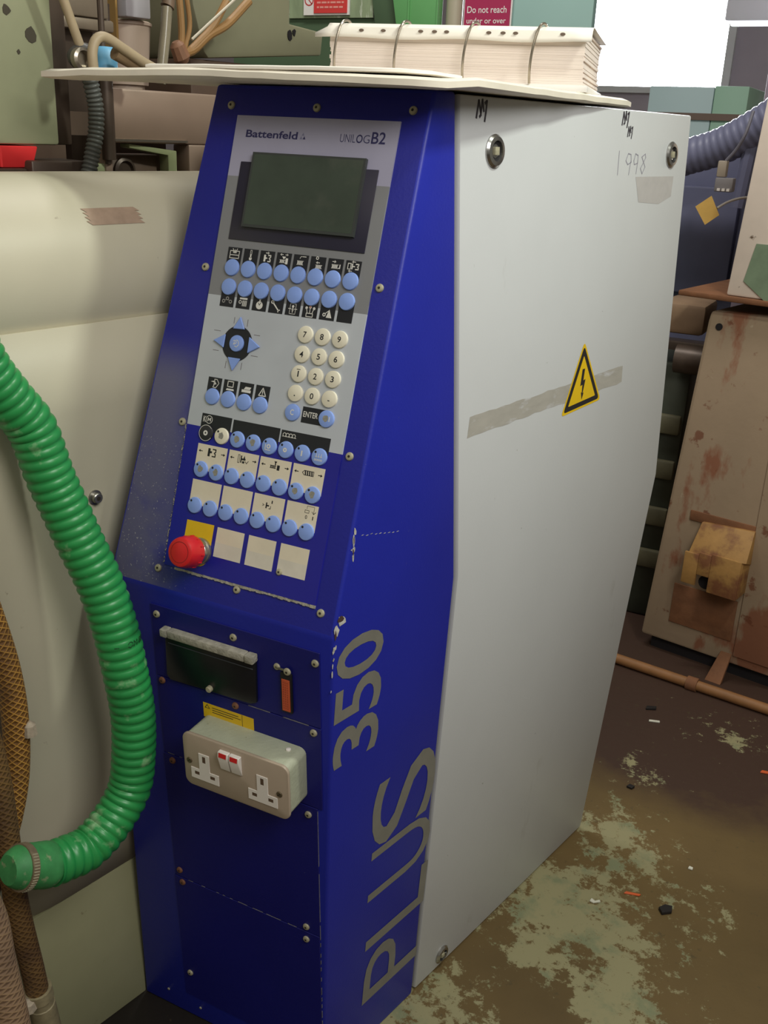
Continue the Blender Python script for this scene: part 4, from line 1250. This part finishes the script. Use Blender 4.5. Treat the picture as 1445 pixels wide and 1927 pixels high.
t = thing('clamp_block', 'grey steel clamp block at top left beyond the feed pipe', 'machine part', tuple(GM @ Vector((-.3, .2, 1.323))), -TH)
B().box(-.36, .168, 1.323, -.30, .258, 1.338).build('lower_jaw', mat('grey_steel', (138, 124, 108), .45, metal=.4, var=.15, vscale=20), t, GM, bevel=.003)
B().box(-.36, .176, 1.339, -.30, .250, 1.40).build('upper_jaw', MATS['grey_steel'], t, GM, bevel=.003)
B().lathe([(.007, 0), (.007, .022)], 8).build('clamp_bolt', dsteel, t, GM @ T(-.315, .254, 1.338))
B().box(-.345, .14, 1.22, -.325, .24, 1.323).build('clamp_stem', dsteel, t, GM)

t = thing('blue_cap', 'bright blue plastic cap above the cardboard sheet at left', 'cap', tuple(GM @ Vector((-.2, .163, 1.265))), -TH)
B().lathe([(.0, -.021), (.010, -.020), (.0165, -.014), (.0165, .012), (.013, .017), (0, .018)], 24, capb=False, capt=False).build('cap_shell', mat('blue_plastic', (110, 178, 220), .4, var=.08, vscale=40), t, GM @ T(-.2, .164, 1.280))
B().lathe([(.009, -.118), (.009, -.018)], 14).build('cap_pipe', dsteel, t, GM @ T(-.2, .164, 1.280))

t = thing('beige_hose', 'beige rubber hose bent over the blue cap', 'hose', tuple(GM @ Vector((-.15, .18, 1.275))), -TH)
B().tube(smoothpath([GM @ Vector((-.15, s_, z)) for s_, z in [(.111, 1.262), (.110, 1.286), (.117, 1.301), (.131, 1.304), (.160, 1.292), (.185, 1.281), (.205, 1.274)]], 40), .0062, 12).build('hose_tube', MATS['beige_pipe'], t)
B().tube(smoothpath([GM @ Vector((-.16, s_, z)) for s_, z in [(.150, 1.289), (.180, 1.279), (.200, 1.276)]], 16), [.0085] * 12 + [.0095] * 4, 12).build('hose_sleeve', mat('brown_sleeve', (146, 122, 92), .6, var=.2, vscale=60), t)

t = thing('steel_plate_beam', 'brownish steel machine plate with rectangular opening behind cabinet', 'machine part', tuple(GM @ Vector((-.22, .3, 1.0))), -TH)
# plate with opening: four boxes
pb = B()
pts_o = [(.158, 1.0), (.62, 1.0), (.62, 1.252), (.158, 1.248)]
pb.box(-.235, .158, 1.183, -.20, .62, 1.250).box(-.235, .300, 1.0, -.20, .62, 1.183).box(-.235, .158, 1.0, -.20, .17, 1.183)
pb.build('plate', psteel, t, GM, bevel=.003)
B().box(-.275, .150, 1.0, -.262, .31, 1.19).build('recess_back', dsteel, t, GM)
B().box(-.262, .185, 1.0, -.225, .268, 1.168).build('inner_carrier', mat('brown_carrier', (104, 84, 70), .5, var=.2, vscale=30), t, GM, bevel=.004)
B().prism([(.266, 1.0), (.281, 1.0), (.281, 1.174), (.2, 1.182), (.2, 1.177), (.266, 1.168)], 0, .02).build('pale_bracket', mat('pale_green_paint', (158, 166, 124), .5), t, GM @ frame((-.224, 0, 0), (0, 1, 0), (0, 0, 1), (1, 0, 0)), bevel=.001)
B().lathe([(.017, 0), (.017, .004), (.013, .006), (.011, .002)], 24).build('bore_ring', dsteel, t, GM @ T(-.225, .205, 1.147) @ Matrix.Rotation(math.pi / 2, 4, 'Y'))
B().box(-.20, .165, 1.185, -.196, .295, 1.188).build('opening_lip', bsteel, t, GM)

t = thing('pale_hopper', 'pale pinkish hopper bucket at top left behind cardboard', 'hopper', tuple(GM @ Vector((-.5, .43, 1.27))), -TH)
hopm = mat('pale_pink_plastic', (190, 168, 152), .5, var=.08, vscale=12)
B().lathe([(.036, 1.265), (.042, 1.352), (.0445, 1.354), (.0445, 1.358), (.040, 1.360)], 28).build('bucket', hopm, t, GM @ T(-.5, .428, 0))
B().box(-.47, .388, 1.361, -.44, .436, 1.44).build('control_box', mat('grey_white_plastic', (186, 182, 188), .5), t, GM, bevel=.003)
B().box(-.50, .383, 1.30, -.46, .387, 1.44).build('edge_strut', mat('ochre_strut', (168, 132, 74), .5), t, GM)
B().lathe([(.030, 1.140), (.030, 1.265)], 20).build('hopper_neck', hopm, t, GM @ T(-.5, .428, 0))

t = thing('clear_pipe', 'translucent vertical sight pipe beside the pale hopper', 'pipe', tuple(GM @ Vector((-.35, .39, 1.27))), -TH)
B().tube([GM @ Vector((-.35, .376, 1.265)), GM @ Vector((-.35, .388, 1.33)), GM @ Vector((-.35, .394, 1.372))], .0078, 14).build('pipe_tube', mat('milky_pipe', (150, 140, 118), .2, var=.2, vscale=40), t)
B().tube([GM @ Vector((-.35, .394, 1.372)), GM @ Vector((-.35, .396, 1.376)), GM @ Vector((-.35, .401, 1.43))], [.0105, .0098, .0098], 14).build('pipe_collar', mat('brown_collar', (120, 98, 80), .5), t)

t = thing('cable_bundle', 'orange brown cables gathered beside the clear pipe', 'cables', tuple(GM @ Vector((-.4, .46, 1.31))), -TH)
oc = mat('orange_cable', (164, 124, 76), .5, var=.12, vscale=30)
for pts, r in (([(.455, 1.43), (.462, 1.37), (.462, 1.33), (.452, 1.30)], .0055), ([(.470, 1.42), (.480, 1.36), (.470, 1.325), (.462, 1.30)], .004), ([(.610, 1.405), (.56, 1.365), (.52, 1.345), (.485, 1.32), (.455, 1.312)], .007), ([(.56, 1.40), (.53, 1.36), (.50, 1.335), (.47, 1.312)], .006)):
    B().tube(smoothpath([GM @ Vector((-.4, s_, z)) for s_, z in pts], 20), r, 10).build('cable', oc, t)
B().lathe([(.008, 0), (.014, .008), (.012, .028), (.006, .034)], 10).build('cable_tie_wrap', mat('brown_wrap', (146, 104, 78), .6, var=.2, vscale=60), t, GM @ T(-.395, .462, 1.30) @ Matrix.Rotation(.5, 4, 'X'))
B().tube([GM @ Vector((-.39, .475, 1.335)), GM @ Vector((-.39, .60, 1.425))], .0022, 8).build('cable', mat('pale_cable', (196, 186, 166), .4), t)

t = thing('barrel_cover', 'large grey green barrel cover behind the ring binder', 'machine part', tuple(GM @ Vector((-.6, .75, 1.2))), -TH)
bcm = mat('olive_grey_paint', (138, 136, 110), .5, var=.12, vscale=6, spots=[((70, 56, 50), 16, .72, .03)])
pbc = [(.598, 1.328), (.608, 1.318), (.90, 1.344), (.905, 1.385), (.812, 1.392), (.812, 1.56), (.560, 1.56), (.575, 1.40)]
B().hexa([(-.50, y, z) for y, z in pbc], [(-.72, y, z) for y, z in pbc]).build('cover_shell', bcm, t, GM, bevel=.004)
B().box(-.70, .575, 1.18, -.51, .90, 1.316).build('cover_base', mat('brown_base', (96, 74, 60), .55, var=.2, vscale=12), t, GM, bevel=.004)
B().prism(blobpoly(.81, 1.372, .010, .012), 0, .002).build('cover_hole', dark, t, GM @ frame((-.5, 0, 0), (0, 1, 0), (0, 0, 1), (1, 0, 0)), smooth=0)
B().prism(blobpoly(.822, 1.378, .006, .008), 0, .002).build('cover_hole', dark, t, GM @ frame((-.5, 0, 0), (0, 1, 0), (0, 0, 1), (1, 0, 0)), smooth=0)

# machine safety guard with green windows at y = 2
t = thing('safety_guard', 'green framed machine safety guard with clear windows and signs', 'machine guard', (-.7, 2.05, 0))
gpaint = mat('green_machine_paint', (104, 168, 104), .5, var=.08, vscale=5)
gdark = mat('dark_green_paint', (76, 98, 72), .55, var=.1, vscale=5)
teal = mat('teal_grey_panel', (140, 172, 166), .6, var=.06, vscale=3)
win_m = mat('scratched_clear_window', (150, 166, 132), .3, var=.25, vscale=30, spots=[((210, 216, 200), 40, .60, .08, .7)], stretch=(1, 1, .25))
B().box(-1.25, 2.02, 0, -.74, 2.06, 1.66).box(-1.25, 2.02, 1.76, -.74, 2.06, 1.80).build('guard_door', gdark, t)
B().box(-1.04, 2.012, 1.515, -.755, 2.018, 1.76).build('guard_window', win_m, t)
B().hexa([(-.768, 2.0, 1.64), (-.64, 2.0, 1.64), (-.60, 2.0, 1.46), (-.735, 2.0, 1.46)], [(-.768, 2.05, 1.64), (-.64, 2.05, 1.64), (-.60, 2.05, 1.46), (-.735, 2.05, 1.46)]).build('sloping_beam', gdark, t, bevel=.003)
B().hexa([(-.70, 1.97, 1.70), (-.528, 1.97, 1.70), (-.528, 1.97, 1.44), (-.648, 1.97, 1.44)], [(-.70, 2.0, 1.70), (-.528, 2.0, 1.70), (-.528, 2.0, 1.44), (-.648, 2.0, 1.44)]).build('green_beam', gpaint, t, bevel=.003)
B().box(-.532, 1.965, 0, -.528, 1.972, 1.7).box(-.62, 1.965, 1.44, -.616, 1.9695, 1.7).build('beam_edge', gpaint, t)
B().lathe([(.023, 0), (.023, 1.9)], 18).build('round_post', mat('pale_post', (168, 160, 140), .5), t, T(-.502, 2.02))
B().box(-.475, 2.03, 0, -.108, 2.06, 1.80).build('teal_panel', teal, t, bevel=.003)

# signs
mag = mat('magenta_sign', (164, 42, 84), .5)
sgr = mat('red_sign', (206, 60, 58), .5)
sgw = mat('white_sign', (226, 222, 218), .5)
t = thing('warning_sign', 'magenta sign with white words do not reach under or over', 'sign', (-.404, 1.96, 1.44))
B().box(-.474, 2.020, 1.44, -.332, 2.024, 1.66).build('sign_board', sgw, t)
B().box(-.470, 2.0165, 1.444, -.336, 2.020, 1.656).build('sign_face', mag, t)
VF = frame((0, 2.016, 0), (1, 0, 0), (0, 0, 1), (0, -1, 0))
g = B()
text_b(g, 'Do not reach', -.462, 1.5245, -.346, 1.5415, 0, 0, bold=.008)
text_b(g, 'under or over', -.462, 1.4985, -.346, 1.5125, 0, 0, bold=.008)
g.build('sign_lettering', sgw, t, VF, smooth=0)
t = thing('prohibition_sign', 'white and red prohibition sign on the green guard window', 'sign', (-.9, 2.0, 1.52))
B().box(-.985, 2.004, 1.522, -.830, 2.010, 1.68).build('sign_board', sgw, t)
B().box(-.948, 2.001, 1.527, -.836, 2.004, 1.68).build('sign_face', sgr, t)
VF = frame((0, 2.0005, 0), (1, 0, 0), (0, 0, 1), (0, -1, 0))
g = B()
for j in range(3):
    x = -.937
    while x < -.85:
        l = .006 + random.random() * .012
        g.rect(x, 1.540 + j * .0125, min(x + l, -.846), 1.545 + j * .0125, 0)
        x += l + .003
g.build('sign_print', mat('sign_print_pale', (226, 150, 140), .5), t, VF, smooth=0)
VF = frame((0, 2.0035, 0), (1, 0, 0), (0, 0, 1), (0, -1, 0))
B().ring((-.966, 1.562), .012, .0155, 0, 28).stroke([(-.975, 1.572), (-.957, 1.552)], .003, 0).build('prohibition_ring', mat('ring_red', (190, 70, 70), .5), t, VF, smooth=0)

# ------------------------------------------------------------------ right background
rustm = mat('rusty_cream_paint', (164, 142, 118), .6, var=.14, vscale=4, spots=[((140, 88, 64), 5.5, .545, .05, .9, (1, 1, .45)), ((116, 66, 44), 22, .62, .05, .8), ((206, 190, 166), 30, .70, .05, .6)], bump=.2, bscale=60)
rustb = mat('heavy_rust', (128, 84, 54), .8, var=.35, vscale=16, bump=.4, bscale=80)
t = thing('rusty_machine_base', 'rust stained cream machine base cabinet behind at right', 'machine base', tuple(RM @ Vector((.3, .2, 0))), -TH)
rb = B()
fa = [(-.004, 0.0, .035), (1.0, 0.0, .035), (1.0, 0.0, .89), (.050, 0.0, .865), (.046, 0, .84)]
rb.hexa(fa, [(x + .02, .55, z) for x, _, z in fa])
rb.build('base_body', rustm, t, RM, bevel=.008)
B().box(.236, -.006, .06, .95, 0, .80).build('door_panel', rustm, t, RM, bevel=.003)
B().box(-.02, -.03, .893, 1.0, .5, .905).build('deck_plate', rustb, t, RM, bevel=.003)
B().hexa([(.085, -.02, .905), (.60, -.02, .905), (.60, -.02, 1.40), (.110, -.02, 1.40)], [(.12, .40, .905), (.60, .40, .905), (.60, .40, 1.40), (.14, .40, 1.40)]).build('upper_column', mat('pale_cream_column', (226, 210, 196), .6, var=.12, vscale=8, spots=[((104, 84, 66), 26, .66, .05)]), t, RM, bevel=.006)
B().prism([(.120, .94), (.17, .905), (.19, .905), (.19, 1.02), (.135, 1.02)], 0, .002).build('green_patch', mat('flaked_green_paint', (120, 138, 112), .6, var=.2, vscale=30), t, RM @ frame((0, -.021, 0), (1, 0, 0), (0, 0, 1), (0, -1, 0)), smooth=0)
# hooded bracket
B().box(.078, -.004, .37, .236, 0, .395).build('bracket_plate', rustb, t, RM, bevel=.001)
B().box(.066, -.004, .095, .225, 0, .20).build('bracket_plate', rustb, t, RM, bevel=.001)
br = B()
br.hexa([(.112, -.012, .375), (.238, -.012, .385), (.246, -.060, .322), (.106, -.060, .300)], [(.112, -.002, .375), (.238, -.002, .385), (.240, -.002, .30), (.106, -.002, .29)])
br.box(.100, -.060, .233, .135, -.052, .312).box(.165, -.060, .225, .236, -.052, .322).box(.135, -.060, .262, .165, -.052, .318)
br.box(.232, -.056, .228, .238, 0, .322)
br.build('hooded_bracket', mat('yellow_ochre_paint', (168, 126, 70), .65, var=.35, vscale=14, spots=[((118, 72, 46), 14, .48, .12, .9)], bump=.3, bscale=60), t, RM, bevel=.002)
B().lathe([(.017, 0), (.017, .03)], 18).build('cable_gland', dark, t, RM @ T(.150, -.001, .236) @ Matrix.Rotation(math.pi / 2, 4, 'X'))
B().hexa([(.195, -.055, 0), (.235, -.055, 0), (.232, 0, .062), (.205, 0, .062)], [(.195, -.04, 0), (.235, -.04, 0), (.232, .01, .062), (.205, .01, .062)]).build('foot', rustb, t, RM, bevel=.002)
B().box(.02, .02, 0, .98, .5, .036).build('plinth', dark, t, RM)
for x, z in ((.075, .832), (.10, .70), (.13, .62)):
    B().lathe([(.008, 0), (.008, .002)], 12).build('base_hole', dark, t, RM @ T(x, 0, z) @ Matrix.Rotation(math.pi / 2, 4, 'X'), smooth=0) if z > .8 else None

t = thing('floor_pipe', 'rusty brown pipe lying on the floor before the rusty base', 'pipe', (.5, 1.41, 0))
B().tube([(.10, 1.449, .013), (.316, 1.418, .013), (.68, 1.366, .013), (1.3, 1.276, .013)], .0125, 14).build('pipe_tube', mat('rusty_pipe', (142, 98, 58), .6, var=.3, vscale=14), t)
B().tube([(.49, 1.3935, .013), (.515, 1.39, .013)], .017, 14).build('pipe_coupling', rustb, t)

# dark machinery in the gap
navy = mat('dark_slate_paint', (104, 106, 134), .55, var=.2, vscale=5)
t = thing('dark_machine', 'dark slate machine in the gap behind the grey panel', 'machine', (.3, 2.5, 0))
B().box(-.10, 2.3, 0, .42, 2.9, 1.20).build('machine_body', navy, t, bevel=.01)
B().box(.33, 2.2, 0, .40, 2.3, 1.42).build('machine_column', mat('brown_slate', (130, 116, 128), .55, var=.15, vscale=5), t, bevel=.005)
B().box(-.08, 2.24, .62, .33, 2.3, .66).build('machine_ledge', dsteel, t, bevel=.003)
B().box(.0, 2.26, .80, .30, 2.3, 1.10).build('machine_cover', navy, t, bevel=.006)
for z in (.35, .47, .56):
    B().tube(smoothpath([(-.05, 2.22, z), (.12, 2.17, z - .05), (.25, 2.2, z + .02), (.42, 2.24, z - .03)], 16), .014, 10).build('machine_cable', dsteel, t)

t = thing('black_duct', 'thick dark duct hose crossing behind cabinet corner at right', 'duct', (.25, 2.15, 1.15))
P, R = corrugated([(-.05, 2.19, 1.02), (.04, 2.15, 1.09), (.14, 2.1, 1.165), (.25, 2.08, 1.205), (.34, 2.06, 1.255), (.46, 2.03, 1.34), (.62, 2.0, 1.45)], .048, .02, .003, 20, 4)
B().tube(P, R, 20).build('duct_tube', mat('slate_duct', (116, 118, 146), .45, var=.1, vscale=10), t, smooth=60)
B().tube([(.33, 2.05, 1.06), (.34, 2.06, 1.22)], .02, 10).build('duct_support', navy, t)

t = thing('yellow_tag', 'yellow card tag in the dark gap right of panel', 'tag', (.32, 1.7, 1.035))
B().hexa([(.292, 1.69, 1.076), (.325, 1.69, 1.102), (.347, 1.70, 1.060), (.318, 1.70, 1.036)], [(.292, 1.693, 1.076), (.325, 1.693, 1.102), (.347, 1.703, 1.060), (.318, 1.703, 1.036)]).build('tag_card', mat('ochre_card', (220, 178, 96), .6, var=.1, vscale=40), t)
B().tube(smoothpath([(.340, 1.70, 1.075), (.36, 1.72, 1.09), (.39, 1.75, 1.10), (.43, 1.80, 1.098)], 12), .003, 8).build('tag_cord', mat('pale_cord', (140, 132, 124), .6), t)

t = thing('white_connector', 'pale plug connector with white pins above the yellow tag', 'connector', (.33, 1.8, 1.11))
B().box(.310, 1.79, 1.108, .352, 1.83, 1.140).build('plug_body', mat('grey_plug', (132, 128, 130), .5), t, bevel=.003)
B().box(.309, 1.80, 1.141, .330, 1.83, 1.178).build('plug_neck', mat('pale_plug', (168, 156, 140), .5), t, bevel=.003)
for k in range(3):
    B().box(.318 + k * .011, 1.785, 1.110, .325 + k * .011, 1.79, 1.116).build('plug_pin', whitepl, t)
B().tube(smoothpath([(.325, 1.81, 1.178), (.345, 1.81, 1.205), (.360, 1.81, 1.240), (.365, 1.84, 1.29)], 14), .004, 8).build('plug_cable', mat('slate_cable', (110, 108, 120), .5), t)

t = thing('brown_gearbox', 'brown gearbox casting low in the dark gap', 'machine part', (.3, 1.75, .5))
B().box(.24, 1.70, .775, .352, 1.85, .850).build('casting', mat('dusty_brown', (150, 122, 96), .65, var=.25, vscale=12), t, bevel=.012)
B().lathe([(.035, 0), (.035, .16)], 20).build('gear_shaft', dsteel, t, T(.30, 1.68, .72) @ Matrix.Rotation(math.pi / 2, 4, 'Y'))
B().box(.20, 1.72, 0, .335, 1.9, .70).build('gearbox_stand', mat('green_black_oil', (62, 66, 54), .5, var=.35, vscale=12), t, bevel=.01)
for z in (.15, .27, .40, .52):
    B().box(.205, 1.70, z, .33, 1.72, z + .05).build('stand_rib', mat('oily_rib', (96, 92, 70), .55, var=.35, vscale=20), t, bevel=.006)

t = thing('green_cabinet', 'pale green cabinet far behind under the bright window', 'cabinet', (0, 3.6, 0))
B().box(-.30, 3.5, 0, -.05, 4.0, 1.42).build('cabinet_side', mat('pale_blue_green', (176, 196, 200), .6), t, bevel=.004)
B().box(-.048, 3.5, 0, .080, 4.0, 1.425).build('cabinet_door', mat('mint_green', (150, 184, 164), .6), t, bevel=.004)
B().box(-.30, 3.49, 1.30, .1, 3.5, 1.325).build('cabinet_trim', mat('brown_trim', (110, 90, 80), .6), t)
t = thing('mauve_pillar', 'mauve grey pillar at far right behind the dark duct', 'pillar', (.30, 4.2, 0))
B().box(.14, 4.2, 0, .60, 4.4, 3.0).build('pillar_shaft', mat('mauve_paint', (160, 148, 158), .7, var=.1, vscale=4), t, bevel=.005)
B().box(.12, 4.18, 0, .62, 4.42, .1).build('pillar_foot', mat('mauve_paint', (160, 148, 158), .7), t)
t = thing('pale_frame_strip', 'pale window frame strip at the upper right corner', 'lamp', (-.1, 5, 1.85))  # window frame strip, built as a hanging box with a glowing underside
B().box(-.33, 4.95, 1.80, .15, 5.05, 1.90).build('strip_housing', mat('white_housing', (210, 208, 214), .5), t, bevel=.01)
B().box(-.30, 4.97, 1.78, .12, 5.03, 1.80).build('glowing_underside', mat('glowing_underside', (240, 240, 245), .4, emit=(.95, .96, 1, 1.2)), t)
B().lathe([(.006, 1.9), (.006, 4.0)], 8).build('strip_rod', dsteel, t, T(-.1, 5.0, 0))

# ------------------------------------------------------------------ litter on the floor
def litter(name, label, cat, x, y, pts, h, m, rot=0):
    tag(B().prism(pts, 0, h).build(name, m, None, T(x, y, 0.0005) @ RZ(rot), scale=U, bevel=.0005, seg=1), label, cat, 'litter on the floor')


litter('orange_sliver', 'orange plastic sliver on the pale floor patch', 'scrap', .559, .624, [(-14, -2), (12, -3), (15, 1), (-10, 3)], 2.5, mat('orange_scrap', (206, 92, 46), .5), .3)
litter('plastic_flake', 'white plastic flake on floor beside the orange sliver', 'scrap', .508, .575, [(-9, -4), (-2, -7), (9, -1), (7, 3), (0, -2), (-6, 3)], 3, mat('white_scrap', (206, 204, 190), .5), .2)
litter('plastic_flake', 'small white chip on dark floor before the rusty pipe', 'scrap', .46, 1.197, [(-12, -3), (12, -3), (12, 3), (-11, 3)], 3, MATS['white_scrap'], .3)
litter('rubber_scrap', 'black rubber scrap on the dark floor near the rusty pipe', 'scrap', .44, 1.248, [(-13, -5), (10, -6), (14, 4), (-8, 6)], 5, mat('black_scrap', (26, 22, 22), .6), .5)
litter('orange_sliver', 'orange red scrap at right edge of the floor', 'scrap', .712, 1.123, [(-14, -4), (12, -4), (13, 3), (-10, 4)], 3, MATS['orange_scrap'], .2)
litter('rubber_scrap', 'tiny black crumb on brown floor beyond the cabinet corner', 'scrap', .477, .926, [(-7, -4), (4, -6), (8, 3), (-3, 6)], 5, MATS['black_scrap'])
litter('rubber_scrap', 'black oval lump at right end of pale floor patch', 'scrap', .619, .613, [(-12, -7), (6, -9), (14, 2), (4, 9), (-10, 6)], 6, MATS['black_scrap'], .8)
litter('plastic_flake', 'white speck on brown floor right of the cabinet corner', 'scrap', .634, .742, [(-4, -3), (4, -3), (4, 3), (-3, 4)], 3, MATS['white_scrap'])
